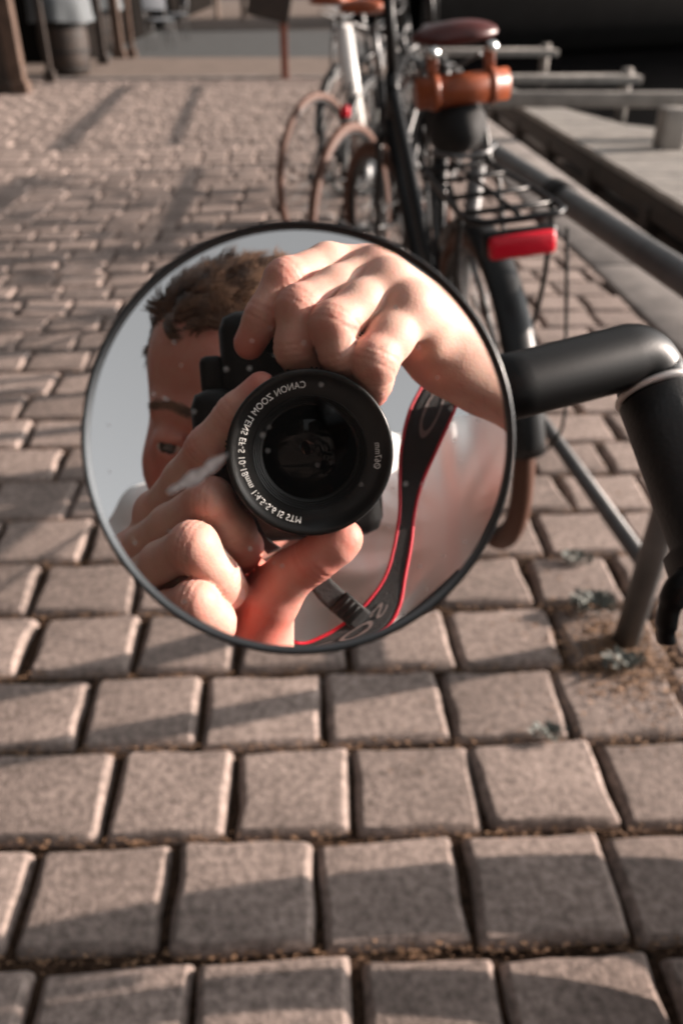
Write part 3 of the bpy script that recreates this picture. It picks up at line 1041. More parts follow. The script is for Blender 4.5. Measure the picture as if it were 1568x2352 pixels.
def strap_text(txt, i0, i1, size, name, m, w0=.25, flip=False):
    """letters lie along the ribbon between stations i0 and i1"""
    cu = bpy.data.curves.new(name, 'FONT'); cu.body = txt; cu.size = 1.0
    tmp = bpy.data.objects.new("tmp_text", cu); COL.objects.link(tmp)
    dg = bpy.context.evaluated_depsgraph_get()
    me = bpy.data.meshes.new_from_object(tmp.evaluated_get(dg)); bpy.data.objects.remove(tmp)
    co = np.array([v.co[:] for v in me.vertices]); F = [tuple(p.vertices) for p in me.polygons]
    x0, x1 = co[:, 0].min(), co[:, 0].max(); y0, y1 = co[:, 1].min(), co[:, 1].max()
    V = []
    for p in co:
        s_ = i0 + (i1 - i0) * (p[0] - x0) / (x1 - x0)
        k = int(min(max(s_, 0), len(Ls_) - 2)); f_ = max(s_ - k, -3.0)
        a = Ls_[k] * (1 - f_) + Ls_[k + 1] * f_; b_ = Rs_[k] * (1 - f_) + Rs_[k + 1] * f_
        u_ = w0 + (1 - 2 * w0) * (p[1] - y0) / (y1 - y0)
        if flip: u_ = 1 - u_
        q = a + (b_ - a) * u_
        tq = (Cv - q); V.append(q + Nv * .0013)
    return meshobj(name, V, F, m, st, smooth=False)
M_strapt = mat("strap_print", (0.15, 0.12, 0.115), .7)
strap_text("Canon", 27, -28, 1, "strap_lettering", M_strapt, .30)
strap_text("EOS", 106, 79, 1, "strap_lettering", M_strapt, .34)
# rucksack strap over the shirt
rs, _, _ = ribbon("shoulder_strap", [((1190, 1080), (1250, 1110), .665), ((1160, 1140), (1225, 1165), .66), ((1118, 1215), (1185, 1250), .655), ((1090, 1300), (1150, 1335), .65), ((1062, 1352), (1120, 1400), .647)], M_strapb, None, thick=.004)
tag(rs, "dark webbing strap across the pale shirt at the lower right of the mirror", "strap")
o_, _, _ = ribbon("strap_pad", [((1052, 1308), (1092, 1356), .645), ((985, 1368), (1018, 1424), .642), ((905, 1436), (932, 1492), .638), ((830, 1496), (850, 1556), .636)], M_strapb, rs, thick=.004)

# ================================================================== BICYCLES
M_bk = mat("black_paint", (0.004, 0.004, 0.0045), .35, spec=.35)
M_satin = mat("satin_black_alloy", (0.005, 0.005, 0.0052), .42, bump=.06, bscale=900, spec=.25)
M_rub = mat("black_rubber", (0.007, 0.007, 0.007), .75, bump=.3, bscale=500)
M_brn = mat("brown_tyre_rubber", (0.085, 0.030, 0.014), .65, bump=.3, bscale=300)
M_chr = mat("chrome", (0.75, 0.74, 0.72), .16, metal=1)
M_alu = mat("grey_alloy", (0.15, 0.15, 0.15), .4, metal=.8)
M_spoke = mat("spoke_steel", (0.22, 0.22, 0.22), .4, metal=.8)
M_guard = mat("mudguard_black", (0.010, 0.0105, 0.011), .38, spec=.4)
M_leather = mat("tan_leather", (0.27, 0.060, 0.018), .42, var=.2, vscale=30, bump=.3, bscale=200)
M_leather2 = mat("oxblood_leather", (0.075, 0.014, 0.012), .38, var=.2, vscale=30, bump=.2, bscale=200)
M_red = mat("red_reflector", (0.62, 0.0, 0.018), .3, bump=.5, bscale=300)
M_white = mat("white_paint", (0.78, 0.76, 0.73), .3)
M_cloth = mat("black_nylon", (0.008, 0.008, 0.008), .8, bump=.4, bscale=300)
M_galv = mat("galvanised_steel", (0.13, 0.13, 0.13), .5, metal=.35, var=.2, vscale=15, bump=.1, bscale=200)
WR = .350

def wheel(root, c, tyre_m, rim_m, ns=28, fr=.0165, yaw=0.0):
    ax = (0, 1, 0)
    b = MB()
    b.ring(c, ax, WR - 2 * fr + .001, .011 + (fr - .0165) * .3, n=64, seg=10, flat=1.0)
    w = b.build("wheel", rim_m, root)
    t = MB(); t.ring(c, ax, WR - fr, fr, n=72, seg=12); t.build("tyre", tyre_m, w)
    s = MB()
    for i in range(ns):
        a = 2 * math.pi * i / ns; a2 = a + (.5 if i % 4 < 2 else -.5)
        y = .03 if i % 2 else -.03
        s.tube([(c[0] + .022 * math.cos(a2), c[1] + y, c[2] + .022 * math.sin(a2)), (c[0] + (WR - 2 * fr - .006) * math.cos(a), c[1], c[2] + (WR - 2 * fr - .006) * math.sin(a))], .0009, 5)
    s.build("spokes", M_spoke, w)
    h_ = MB(); h_.lathe(c, ax, [(.0001, -.05), (.010, -.05), (.010, -.038), (.028, -.034), (.028, -.028), (.016, -.022), (.016, .022), (.028, .028), (.028, .034), (.010, .038), (.010, .05), (.0001, .05)], n=24)
    h_.build("hub", M_alu, w)
    return w
def guard(root, c, a0, a1, m, wdt=.026, par=None):
    V, F = [], []
    n, k = 40, 9
    for i in range(n):
        a = math.radians(a0 + (a1 - a0) * i / (n - 1))
        for j in range(k):
            t = (j / (k - 1) - .5) * 2
            r = WR + .022 - .014 * t * t
            V.append((c[0] + r * math.cos(a), c[1] + t * wdt, c[2] + r * math.sin(a)))
    for i in range(n - 1):
        for j in range(k - 1): F.append((i * k + j, i * k + j + 1, (i + 1) * k + j + 1, (i + 1) * k + j))
    o = meshobj("mudguard", V, F, m, root)
    md = o.modifiers.new("thickness", 'SOLIDIFY'); md.thickness = .0015
    return o
def loft(name, secs, m, root, seg=20):
    """secs: (x, z, halfwidth, halfheight)"""
    V, F = [], []
    for (x, z, w, h_) in secs:
        for j in range(seg):
            a = 2 * math.pi * j / seg
            V.append((x, w * math.cos(a), z + h_ * math.sin(a) * (1 if math.sin(a) > 0 else .55)))
    for i in range(len(secs) - 1):
        for j in range(seg): F.append((i * seg + j, i * seg + (j + 1) % seg, (i + 1) * seg + (j + 1) % seg, (i + 1) * seg + j))
    F.append(tuple(range(seg))[::-1]); F.append(tuple((len(secs) - 1) * seg + j for j in range(seg)))
    return meshobj(name, V, F, m, root)

def bike(label, group, frame_m, tyre_m, saddle_m, steer=0, rack=False, bag=False, roll=False, light=False, rear_guard=True, front_guard=False,
         fork_m=None, bar='flat', frame='low', ns=28, fat=.0165, seat_m=None, saddle_z=1.02, rim_m=None):
    root = empty("bicycle", (0, 0, 0), label, "bicycle", group)
    rim_m = rim_m or M_alu
    fork_m = fork_m or frame_m
    rh, fh = (0, 0, WR), (1.07, 0, WR)
    bb = (.44, 0, .29); st_ = (.30, 0, .80); ht, hb = (.885, 0, .90), (.925, 0, .74)
    wheel(root, rh, tyre_m, rim_m, ns, fat)
    # frame
    b = MB()
    b.tube([bb, st_], .0155, 14)
    b.tube([ht, hb], .0195, 14)
    b.tube([(.917, 0, .77), bb], .0200 if not rack else .027, 14)
    if frame == 'low': b.tube(spline([(.893, 0, .86), (.70, 0, .70), (.47, 0, .50), (.375, 0, .55)], 5), .0165, 12)
    else: b.tube([(.89, 0, .87), (.312, 0, .76)], .0160, 12)
    for s in (1, -1):
        b.tube([(bb[0] - .03, s * .03, bb[2]), (.25, s * .045, .305), (0, s * .062, WR)], .0085, 10)
        b.tube([(.315, s * .018, .72), (.15, s * .05, .52), (0, s * .062, WR)], .0072, 10)
    b.lathe(bb, (0, 1, 0), [(.0001, -.036), (.021, -.036), (.021, .036), (.0001, .036)], n=20)
    b.build("frame", frame_m, root)
    if seat_m:
        b = MB(); b.tube([(.41, 0, .40), (.275, 0, .93)], .040, 16); b.build("seat_tube_battery", seat_m, root)
    # fork, front wheel and bar turn together about the head tube
    a_ = Vector(hb) - Vector(ht); a_.normalize()
    T = Matrix.Translation(Vector(ht)) @ Matrix.Rotation(math.radians(-steer), 4, a_) @ Matrix.Translation(-Vector(ht))
    b = MB()
    for s in (1, -1):
        b.tube(spline([(.928, s * .045, .725), (.985, s * .052, .52), (1.07, s * .052, WR)], 6), .0105, 10)
    b.tube([(.928, -.045, .725), (.926, -.02, .745), (.926, .02, .745), (.928, .045, .725)], .013, 10)
    fk = b.build("fork", fork_m, root); fk.matrix_basis = T
    w = wheel(root, fh, tyre_m, rim_m, ns, fat); w.matrix_basis = T
    if front_guard:
        g = guard(root, fh, 60, 200, M_guard); g.matrix_basis = T
    b = MB()
    top = np.array([.85, 0, 1.12])
    b.tube([(.886, 0, .90), tuple(top)], .015, 12)
    b.tube([tuple(top), (.91, 0, 1.14)], .014, 12)
    if bar == 'flat':
        pts_ = spline([(.80, .29, 1.16), (.87, .14, 1.15), (.91, 0, 1.14), (.87, -.14, 1.15), (.80, -.29, 1.16)], 8)
    elif bar == 'swept':
        pts_ = spline([(.60, .27, 1.10), (.75, .25, 1.12), (.88, .12, 1.15), (.91, 0, 1.14), (.88, -.12, 1.15), (.75, -.25, 1.12), (.60, -.27, 1.10)], 8)
    b.tube(pts_, .011, 12)
    hbm = b.build("handlebar", M_satin, root); hbm.matrix_basis = T
    for s in (1, -1):
        e = pts_[0] if s == 1 else pts_[-1]; e2 = pts_[7] if s == 1 else pts_[-8]
        g = MB(); g.tube([e, e + (e2 - e) / np.linalg.norm(e2 - e) * .12], .0155, 14); g.build("grip", M_rub if saddle_m is not M_leather else M_leather, hbm)
        g = MB(); q = e + (e2 - e) / np.linalg.norm(e2 - e) * .13
        g.tube(spline([q, q + np.array([.05, -s * .01, -.03]), q + np.array([.03, s * .07, -.05])], 5), .0055, 8); g.build("brake_lever", M_alu, hbm)
    # saddle
    sz = saddle_z
    b = MB(); b.tube([st_, (.262 - (sz - .98) * .3, 0, sz - .05)], .0130, 12)
    for s in (1, -1): b.tube(spline([(.16, s * .05, sz - .03), (.24, s * .02, sz - .055), (.33, s * .018, sz - .05), (.40, s * .008, sz - .02)], 5), .0035, 8)
    b.build("seatpost", M_alu, root)
    sd_ = loft("saddle", [(.105, sz + .004, .028, .010), (.115, sz + .005, .070, .022), (.15, sz + .006, .083, .027), (.19, sz + .004, .079, .026), (.25, sz - .001, .054, .025), (.31, sz - .003, .030, .022), (.38, sz - .001, .019, .018), (.415, sz + .001, .014, .014), (.425, sz, .005, .006)], saddle_m, root)
    if rear_guard:
        g = guard(root, rh, 42, 174, M_guard, .026 + (fat - .0165) * 1.1)
    # cranks, chain guard
    b = MB()
    b.lathe((bb[0], -.045, bb[2]), (0, 1, 0), [(.0001, -.003), (.085, -.003), (.085, .003), (.0001, .003)], n=40)
    b.tube([(bb[0], -.05, bb[2]), (bb[0] + .12, -.06, bb[2] - .12)], .010, 10)
    b.tube([(bb[0], .05, bb[2]), (bb[0] - .12, .06, bb[2] + .12)], .010, 10)
    b.build("crankset", M_alu, root)
    for s, q in ((-1, (bb[0] + .12, -.06, bb[2] - .12)), (1, (bb[0] - .12, .06, bb[2] + .12))):
        p_ = MB(); p_.box((q[0], q[1] + s * .05, q[2]), (.09, .09, .022), bev=.005); p_.build("pedal", M_rub, root)
    b = MB(); b.tube([(bb[0], -.045, bb[2] + .083), (0, -.045, WR + .035)], .004, 6); b.tube([(bb[0], -.045, bb[2] - .083), (0, -.045, WR - .035)], .004, 6)
    b.build("chain", M_rub, root)
    if rack:
        rz = .79
        b = MB()
        b.tube(spline([(.24, .062, rz + .01), (.10, .070, rz), (-.20, .082, rz), (-.262, .072, rz), (-.275, .04, rz), (-.275, -.04, rz), (-.262, -.072, rz), (-.20, -.082, rz), (.10, -.070, rz), (.24, -.062, rz + .01)], 6), .0060, 10)
        for x in (-.205, -.09, .05, .16): b.tube([(x, .078, rz), (x, -.078, rz)], .0050, 8)
        b.tube([(.20, 0.0, rz + .004), (-.27, .0, rz + .004)], .0045, 8)
        b.tube(spline([(.16, .07, rz), (.20, .06, rz + .09), (.24, 0, rz + .12), (.20, -.06, rz + .09), (.16, -.07, rz)], 6), .0055, 8)
        for s in (1, -1):
            b.tube(spline([(-.20, s * .080, rz), (-.14, s * .085, .60), (-.005, s * .072, WR + .01)], 5), .0052, 8)
            b.tube(spline([(.12, s * .074, rz), (.05, s * .08, .56), (.0, s * .072, WR + .01)], 5), .0052, 8)
        b.build("luggage_rack", M_bk, root)
        rr = MB(); rr.box((-.286, 0, rz - .040), (.022, .112, .038), bev=.008)
        ho = MB(); ho.box((-.273, 0, rz - .038), (.018, .124, .046), bev=.008)
        h2 = ho.build("rear_light", M_bk, root); rr.build("light_lens", M_red, h2)
        g = MB()
        for s in (1, -1): g.tube(spline([(-.01, s * .07, WR), (-.22, s * .06, .40), (-.345, s * .028, .43)], 4), .0028, 6)
        g.build("guard_stay", M_bk, root)
        g = MB(); g.tube(spline([(-.26, -.085, rz - .03), (-.25, -.098, .55), (-.27, -.095, .40), (-.20, -.09, .30)], 6), .0035, 6)
        g.tube(spline([(.05, .09, .70), (-.10, .10, .52), (-.06, .10, .40), (-.02, .08, .33)], 6), .004, 6)
        g.build("cable", M_rub, root)
    if light:
        g = MB(); g.box((-.02, 0, .735), (.02, .030, .035), bev=.006); g.build("rear_light", M_red, root)
    if roll:
        b = MB(); b.tube([(.105, .088, sz - .080), (.105, -.088, sz - .080)], .028, 20)
        t = b.build("tool_roll", M_leather, root)
        for y in (.055, -.055):
            s_ = MB()
            s_.ring((.105, y, sz - .080), (0, 1, 0), .0295, .0040, n=28, seg=6, flat=2.4)
            s_.box((.112, y, sz - .038), (.012, .020, .050), bev=.002)
            s_.build("roll_strap", M_leather, t)
            s_ = MB()
            s_.lathe((.098, y, sz - .014), (-1, 0, .3), [(.0001, .010), (.010, .008), (.012, .0), (.0001, -.004)], n=16)
            s_.build("strap_stud", M_chr, t)
    if bag:
        def sdf_bag(Pn):
            q = Pn.astype(np.float32)
            d = ellip(q, (.165, 0, sz - .150), (.095, .058, .056))
            return smin(d, ellip(q, (.20, 0, sz - .13), (.07, .045, .06)), .02) + .002 * np.sin(q[:, 0] * 90 + q[:, 2] * 50)
        V, F = surface(sdf_bag, (.02, -.09, sz - .26), (.30, .09, sz - .04), .006)
        bg_ = npmesh("saddle_bag", V, F, [M_cloth], root)
        s_ = MB(); s_.tube(spline([(.10, .064, sz - .185), (.055, .035, sz - .188), (.048, 0, sz - .190), (.055, -.035, sz - .188), (.10, -.064, sz - .185)], 5), .005, 8)
        s_.build("reflective_band", M_alu, bg_)
    return root
def place(o, x, y, head, lean):
    """rear wheel stands at x, y; head: degrees left of the street; lean: degrees to the left"""
    o.matrix_basis = Matrix.Translation((x, y, 0)) @ Matrix.Rotation(math.radians(90 + head), 4, 'Z') @ Matrix.Rotation(math.radians(-lean), 4, 'X')

A = bike("black bicycle with luggage rack, wide red light and tan leather roll under the saddle", "bicycles parked along the quay",
         M_bk, M_brn, M_leather2, steer=14, rack=True, bag=True, roll=True, rim_m=M_bk, fat=.0215)
place(A, .422, 1.65, 4, 5.5)
B = bike("dark bicycle with brown tyres and a small square red light, second in the row", "bicycles parked along the quay",
         M_bk, M_brn, M_leather, steer=22, light=True, bar='swept', rear_guard=False, rim_m=M_bk)
place(B, .22, 3.04, -27, 3)
Cb = bike("black bicycle with thin brown tyres and a fat white seat tube, third in the row", "bicycles parked along the quay",
          M_bk, M_brn, M_leather, steer=-10, frame='high', rear_guard=False, rim_m=M_bk, seat_m=M_white)
place(Cb, .13, 3.90, -31, 3)
Db = bike("black framed bicycle farthest along the row by the quay, partly hidden by the others", "bicycles parked along the quay",
          M_bk, M_rub, M_bk, steer=10, frame='low', bar='swept')
place(Db, .34, 5.2, -30, 4)

Fb = bike("black bicycle with a black saddle, half hidden between the white seat tube and the rail", "bicycles parked along the quay",
          M_bk, M_rub, M_bk, steer=-6, frame='high', rim_m=M_bk)
place(Fb, .40, 4.35, -28, 2)
Eb = bike("dark bicycle just outside the right edge, its wheel shadow arching over the nearest cobbles", "bicycles parked along the quay",
          M_bk, M_rub, M_bk, steer=5, frame='low', fat=.038)
place(Eb, .82, .565, 180, 0)
# ---- the bicycle that carries the mirror: handlebar end in the frame, the rest beside the photographer
own = empty("bicycle", (0.56, 0.10, 0), "black bicycle at the right edge whose handlebar end carries the round mirror", "bicycle", "bicycles parked along the quay")
mc = P(689, 1015, 1) - Cv
MC = Cv + mc * (MD / (mc @ Nv))
MRAD = 492 / FPX * (MD / (mc @ Nv))
def mirror_material():
    m = bpy.data.materials.new("mirror_glass"); m.use_nodes = True
    N, L = m.node_tree.nodes, m.node_tree.links
    b = N['Principled BSDF']
    b.inputs['Metallic'].default_value = 1; b.inputs['Roughness'].default_value = 0.0
    b.inputs['Base Color'].default_value = (.96, .96, .955, 1)
    out = N['Material Output']
    tc = N.new('ShaderNodeTexCoord')
    vo = N.new('ShaderNodeTexVoronoi'); vo.inputs['Scale'].default_value = 260; vo.inputs['Randomness'].default_value = 1
    L.new(tc.outputs['Object'], vo.inputs['Vector'])
    no = N.new('ShaderNodeTexNoise'); no.inputs['Scale'].default_value = 75; no.inputs['Detail'].default_value = 4
    L.new(tc.outputs['Object'], no.inputs['Vector'])
    lt = N.new('ShaderNodeMath'); lt.operation = 'LESS_THAN'; lt.inputs[1].default_value = .12
    L.new(vo.outputs['Distance'], lt.inputs[0])
    gt = N.new('ShaderNodeMath'); gt.operation = 'GREATER_THAN'; gt.inputs[1].default_value = .52
    L.new(no.outputs['Fac'], gt.inputs[0])
    mu = N.new('ShaderNodeMath'); mu.operation = 'MULTIPLY'; L.new(lt.outputs[0], mu.inputs[0]); L.new(gt.outputs[0], mu.inputs[1])
    m2 = N.new('ShaderNodeMath'); m2.operation = 'MULTIPLY'; m2.inputs[1].default_value = .45; L.new(mu.outputs[0], m2.inputs[0])
    df = N.new('ShaderNodeBsdfDiffuse'); df.inputs['Color'].default_value = (.6, .58, .55, 1)
    # grime: one smear and a faint film towards the rim
    film = N.new('ShaderNodeMath'); film.operation = 'ADD'; film.inputs[1].default_value = .012
    L.new(m2.outputs[0], film.inputs[0])
    mix = N.new('ShaderNodeMixShader')
    L.new(film.outputs[0], mix.inputs[0]); L.new(b.outputs[0], mix.inputs[1]); L.new(df.outputs[0], mix.inputs[2])
    L.new(mix.outputs[0], out.inputs['Surface'])
    return m
M_mir = mirror_material()
M_rim = mat("mirror_rim", (0.006, 0.006, 0.0065), .3, coat=.3)
M_rim2 = mat("mirror_bevel", (0.18, 0.18, 0.18), .34, metal=.9)
back = Nv
b = MB()
b.lathe(MC, -Nv, [(.0001, -.012), (MRAD * .55, -.0115), (MRAD * .90, -.008), (MRAD * 1.000, -.003), (MRAD * 1.006, .0002), (MRAD * 1.002, .0016), (MRAD * .990, .0019), (MRAD * .984, .0012), (MRAD * .984, .0001)], n=160)
mh = b.build("mirror", M_rim, own)
b = MB(); b.lathe(MC, -Nv, [(MRAD * .984, .0011), (MRAD * .966, .0002)], n=160)
b.build("bevelled_edge", M_rim2, mh)
b = MB(); b.lathe(MC, -Nv, [(MRAD * .968, .00015), (MRAD * .5, .00015), (.00001, .00015)], n=128)
b.build("mirror_glass", M_mir, mh)
# smear of dried dirt on the glass
def smear_material():
    m = bpy.data.materials.new("dried_smear"); m.use_nodes = True
    N, L = m.node_tree.nodes, m.node_tree.links
    b = N['Principled BSDF']; b.inputs['Base Color'].default_value = (.62, .58, .56, 1); b.inputs['Roughness'].default_value = .8
    tc = N.new('ShaderNodeTexCoord'); no = N.new('ShaderNodeTexNoise'); no.inputs['Scale'].default_value = 420; no.inputs['Detail'].default_value = 4
    at = N.new('ShaderNodeAttribute'); at.attribute_name = 'edge'
    L.new(tc.outputs['Object'], no.inputs['Vector'])
    mu = N.new('ShaderNodeMath'); mu.operation = 'MULTIPLY'; L.new(no.outputs['Fac'], mu.inputs[0]); L.new(at.outputs['Fac'], mu.inputs[1])
    L.new(mu.outputs[0], b.inputs['Alpha'])
    return m
M_smear = smear_material()
def on_glass(x, y):
    v = P(x, y, 1) - Cv; return Cv + v * (MD / (v @ Nv)) - Nv * .0004
def smear(pts, w, name, a=1.0):
    pts = spline(pts, 8); V, F, E_ = [], [], []
    n = len(pts)
    for i, q in enumerate(pts):
        t = i / (n - 1); d = pts[min(i + 1, n - 1)] - pts[max(i - 1, 0)]; d /= np.linalg.norm(d)
        nn = np.array([-d[1], d[0]]); ww = w * math.sin(math.pi * min(1, .06 + t * .9)) ** .6 * (1 + .22 * math.sin(i * .55 + 1))
        for j in range(5):
            u = (j - 2) / 2; V.append(on_glass(*(q + nn * ww * u))); E_.append(a * (1 - abs(u) ** 2) * math.sin(math.pi * min(1, .05 + t * .92)) ** .5)
    for i in range(n - 1):
        for j in range(4): F.append((i * 5 + j, i * 5 + j + 1, (i + 1) * 5 + j + 1, (i + 1) * 5 + j))
    return npmesh(name, np.array(V), np.array(F), [M_smear], mh, attr={'edge': E_})
smear([(384, 1132), (420, 1112), (462, 1088), (492, 1066), (526, 1040)], 19, "smudge", 1.9)
smear([(775, 741), (800, 746), (828, 760)], 5, "smudge", .8)
smear([(806, 770), (798, 795), (786, 820)], 4, "smudge", .8)
smear([(398, 782), (404, 792)], 4, "smudge", 1.3); smear([(373, 912), (390, 920)], 4.5, "smudge", 1.3)
# arm from the mirror back to the elbow, ring, grip
def px(x, y, d): return P(x, y, d)
a0 = px(1100, 902, .218); a1 = px(1190, 884, .222); a2 = px(1395, 832, .232); a3 = px(1470, 822, .2365)
r0 = .0090
b = MB()
pa = [a0, a1, a2]
pe = bez(px(1418, 826, .2335), px(1470, 806, .2370), px(1489, 862, .2388), 14)
b.tube(pa[:-1] + pe + [px(1504, 912, .2376)], [.0088, .0090] + [.0093 + .0005 * i / 13 for i in range(14)] + [.0102], 32)
b.tube([MC + Nv * .004, MC + Nv * .012, a0], [.018, .016, .0088], 24)
barend = b.build("bar_end", M_satin, own)
g0, g1 = px(1505, 903, .2380), px(1645, 1240, .222)
gd = (g1 - g0) / np.linalg.norm(g1 - g0)
b = MB(); b.lathe(g0, gd, [(.0100, -.0010), (.0115, -.0008), (.0119, 0), (.0115, .0008), (.0100, .0010)], n=48)
b.build("collar_ring", mat("collar_silver", (.72, .69, .66), .38, metal=.4), own)
b = MB(); b.lathe(g0 + gd * .0014, gd, [(.0090, 0), (.0112, .0004), (.0115, .012), (.0120, .030), (.0124, .044), (.0150, .0455), (.0152, .0560), (.0120, .0575)], n=48)
b.build("grip", mat("grip_rubber", (0.014, 0.014, 0.014), .5, bump=.5, bscale=900), own)
q1 = g0 + gd * .058
hb2 = q1 + gd * .004 + Rv * .022
bar_c = np.array([.52, .18, .99])
b = MB(); b.tube(spline([g0 + gd * .03, g0 + gd * .05, hb2, hb2 + np.array([.08, -.02, -.005]), hb2 + np.array([.20, -.04, -.005]), bar_c], 6), .0105, 16)
far = bar_c + np.array([.36, -.18, .03])
b.tube(spline([bar_c, bar_c + np.array([.12, -.02, .02]), far], 6), .0105, 16)
b.build("handlebar", M_satin, own)
# clamp and brake lever below the grip
b = MB()
b.lathe(hb2, Rv, [(.0108, 0), (.0150, .001), (.0150, .014), (.0108, .015)], n=32)
b.tube(spline([hb2 + Rv * .007, px(1650, 1310, .215), px(1590, 1322, .214)], 5), .0055, 14)
b.tube(spline([px(1640, 1318, .213), px(1566, 1340, .213), px(1538, 1390, .215), px(1528, 1445, .217), px(1530, 1476, .218)], 6), [.0045] * 6 + [.0040] * 6 + [.0034] * 6 + [.0028] * 6 + [.0018], 14, flat=.7)
b.build("brake_lever", M_satin, own)
# frame, fork and wheels of the same bicycle (they stand beside the camera and throw the shadows at the bottom)
OWX, OWY, OWH = .56, .41, 0
def own_part(fn): pass
T0 = Matrix.Translation((OWX, OWY, 0)) @ Matrix.Rotation(math.radians(90 + OWH), 4, 'Z') @ Matrix.Rotation(math.radians(-3), 4, 'X')
tmp = empty("tmp", (0, 0, 0)); tmp.matrix_basis = T0
def loc(pts): return [np.array(T0 @ Vector(p)) for p in pts]
holder = []
wl_ = wheel(None, (0, 0, WR), M_rub, M_alu); 
for o_ in [wl_] + list(wl_.children):
    o_.data.transform(T0)
wl_.parent = own; wl_.data.transform(parent_world(own).inverted())
for o_ in wl_.children: o_.data.transform(parent_world(own).inverted())
wl2_ = wheel(None, (-1.07, 0, WR), M_rub, M_alu)
for o_ in [wl2_] + list(wl2_.children):
    o_.data.transform(parent_world(own).inverted() @ T0)
wl2_.parent = own
b = MB()
hp = np.array(T0.inverted() @ Vector(bar_c))
for s in (1, -1): b.tube(loc([(-.14, s * .045, .725), (-.085, s * .052, .52), (0, s * .052, WR)]), .0105, 10)
b.tube(loc([(-.14, -.05, .725), (-.14, .05, .725)]), .014, 10)
b.tube(loc([(-.145, 0, .73), (-.185, 0, .93)]) + [bar_c], .017, 12)
b.tube(loc([(-.15, 0, .77), (-.63, 0, .29)]), .02, 12); b.tube(loc([(-.18, 0, .88), (-.76, 0, .76)]), .016, 12)
b.tube(loc([(-.63, 0, .29), (-.77, 0, .82)]), .0155, 12)
for s in (1, -1):
    b.tube(loc([(-.66, s * .03, .29), (-1.07, s * .062, WR)]), .0085, 10); b.tube(loc([(-.755, s * .018, .72), (-1.07, s * .062, WR)]), .0072, 10)
b.build("frame", M_bk, own)
def own_box(name, c, sz_, m, bev):
    b = MB(); b.box(c, sz_, bev=bev)
    o = b.build(name, m, None); o.data.transform(parent_world(own).inverted() @ T0); o.parent = own
    return o
own_box("shadow_pannier", (-.13, .11, .40), (.32, .13, .32), M_cloth, .03)  # unseen bag, added only to throw shade over the nearest cobbles
g = guard(None, (0, 0, WR), -20, 205, M_guard, .036); g.data.transform(parent_world(own).inverted() @ T0); g.parent = own
bpy.data.objects.remove(tmp)

# ================================================================== QUAYSIDE THINGS
b = MB()
def rail_thing(label, p0, p1, z, legs, sleeve, zl=.16):
    p0 = np.array([*p0, 0.0]); p1 = np.array([*p1, 0.0])
    root = empty("rail", tuple(p0), label, "bicycle rail", "steel bicycle rails along the quay")
    e = (p1 - p0) / np.linalg.norm(p1 - p0); L_ = np.linalg.norm(p1 - p0); up_ = np.array([0, 0, 1.0])
    b = MB(); b.tube([p0 + up_ * z, p1 + up_ * z], .027, 18)
    b.build("top_bar", M_galv, root)
    b = MB(); b.tube([p0 + e * legs[1 if zl < .2 else 0] + up_ * zl, p1 + up_ * zl], .017, 14); b.build("lower_bar", M_galv, root)
    for t in legs:
        q = p0 + e * t
        b = MB(); b.tube([q - np.array([.025, 0, 0]), q + up_ * z + np.array([.01, 0, 0])], .026, 16)
        b.build("leg", M_galv, root)
    q = p0 + e * sleeve + up_ * z
    b = MB(); b.tube([q - e * .035, q + e * .035], .034, 18); b.build("joint_sleeve", M_rub, root)
    return root
rail_thing("grey steel bicycle rail whose near leg stands among weeds at the right edge", (.725, .25), (.555, 2.75), .69, (.02, .965, 2.45), 1.72)
rail_thing("grey steel bicycle rail standing behind the second parked bicycle", (.72, 4.35), (.72, 6.35), .69, (.05, 1.0, 1.95), .8, .39)
rail_thing("farthest grey steel bicycle rail, near the end of the cobbles", (.70, 7.3), (.52, 11.6), .70, (.05, 2.1, 4.2), 1.2, .46)

# weeds in the joints by the rail foot
M_weed = mat("weed_leaf", (0.10, 0.11, 0.095), .7, col2=(.19, .20, .18), vscale=60)
M_dry = mat("dry_leaf_litter", (0.12, 0.06, 0.03), .8, col2=(.32, .19, .11), vscale=90)
def weed(x, y, r, n, label):
    V, F = [], []
    for i in range(n):
        a = rng.random() * 6.283; d = r * rng.random() ** .7
        c = np.array([x + d * math.cos(a), y + .6 * d * math.sin(a), .004 + rng.random() * r * .5])
        L_ = r * (.25 + .3 * rng.random()); w = L_ * .38
        t = np.array([math.cos(a + rng.gauss(0, .7)), math.sin(a + rng.gauss(0, .7)), .25 + rng.random() * .7]); t /= np.linalg.norm(t)
        s = np.cross(t, [0, 0, 1]); s /= np.linalg.norm(s) + 1e-9
        k0 = len(V)
        up_ = np.array([0, 0, .12 * L_])
        V += [c, c + t * L_ * .5 + s * w - up_, c + t * L_, c + t * L_ * .5 - s * w - up_, c + t * L_ * .5]
        F += [(k0, k0 + 1, k0 + 4), (k0 + 1, k0 + 2, k0 + 4), (k0 + 2, k0 + 3, k0 + 4), (k0 + 3, k0, k0 + 4)]
    root = meshobj("weed", V, F, M_weed, None)
    return tag(root, label, "weed", "weeds growing in the joints of the paving")
def gnd(x, y):
    d = P(x, y, 1) - Cv; t = -H / d[2]; return (Cv + d * t)[:2]
for (x_, y_, r_, n_, lb) in ((1325, 1292, .030, 90, "small grey-green weed between the brown tyre and the rail foot"), (1356, 1398, .042, 130, "widest grey-green weed, left of the steel rail leg"),
                             (1425, 1530, .034, 100, "grey-green weed in the joint just below the foot of the rail leg"), (1256, 1690, .026, 80, "lone small weed in the open paving below the mirror at right"),
                             (1250, 905, .024, 50, "tiny weed beside the brown rear tyre behind the black bar")):
    g_ = gnd(x_, y_); weed(g_[0], g_[1], r_, n_, lb)
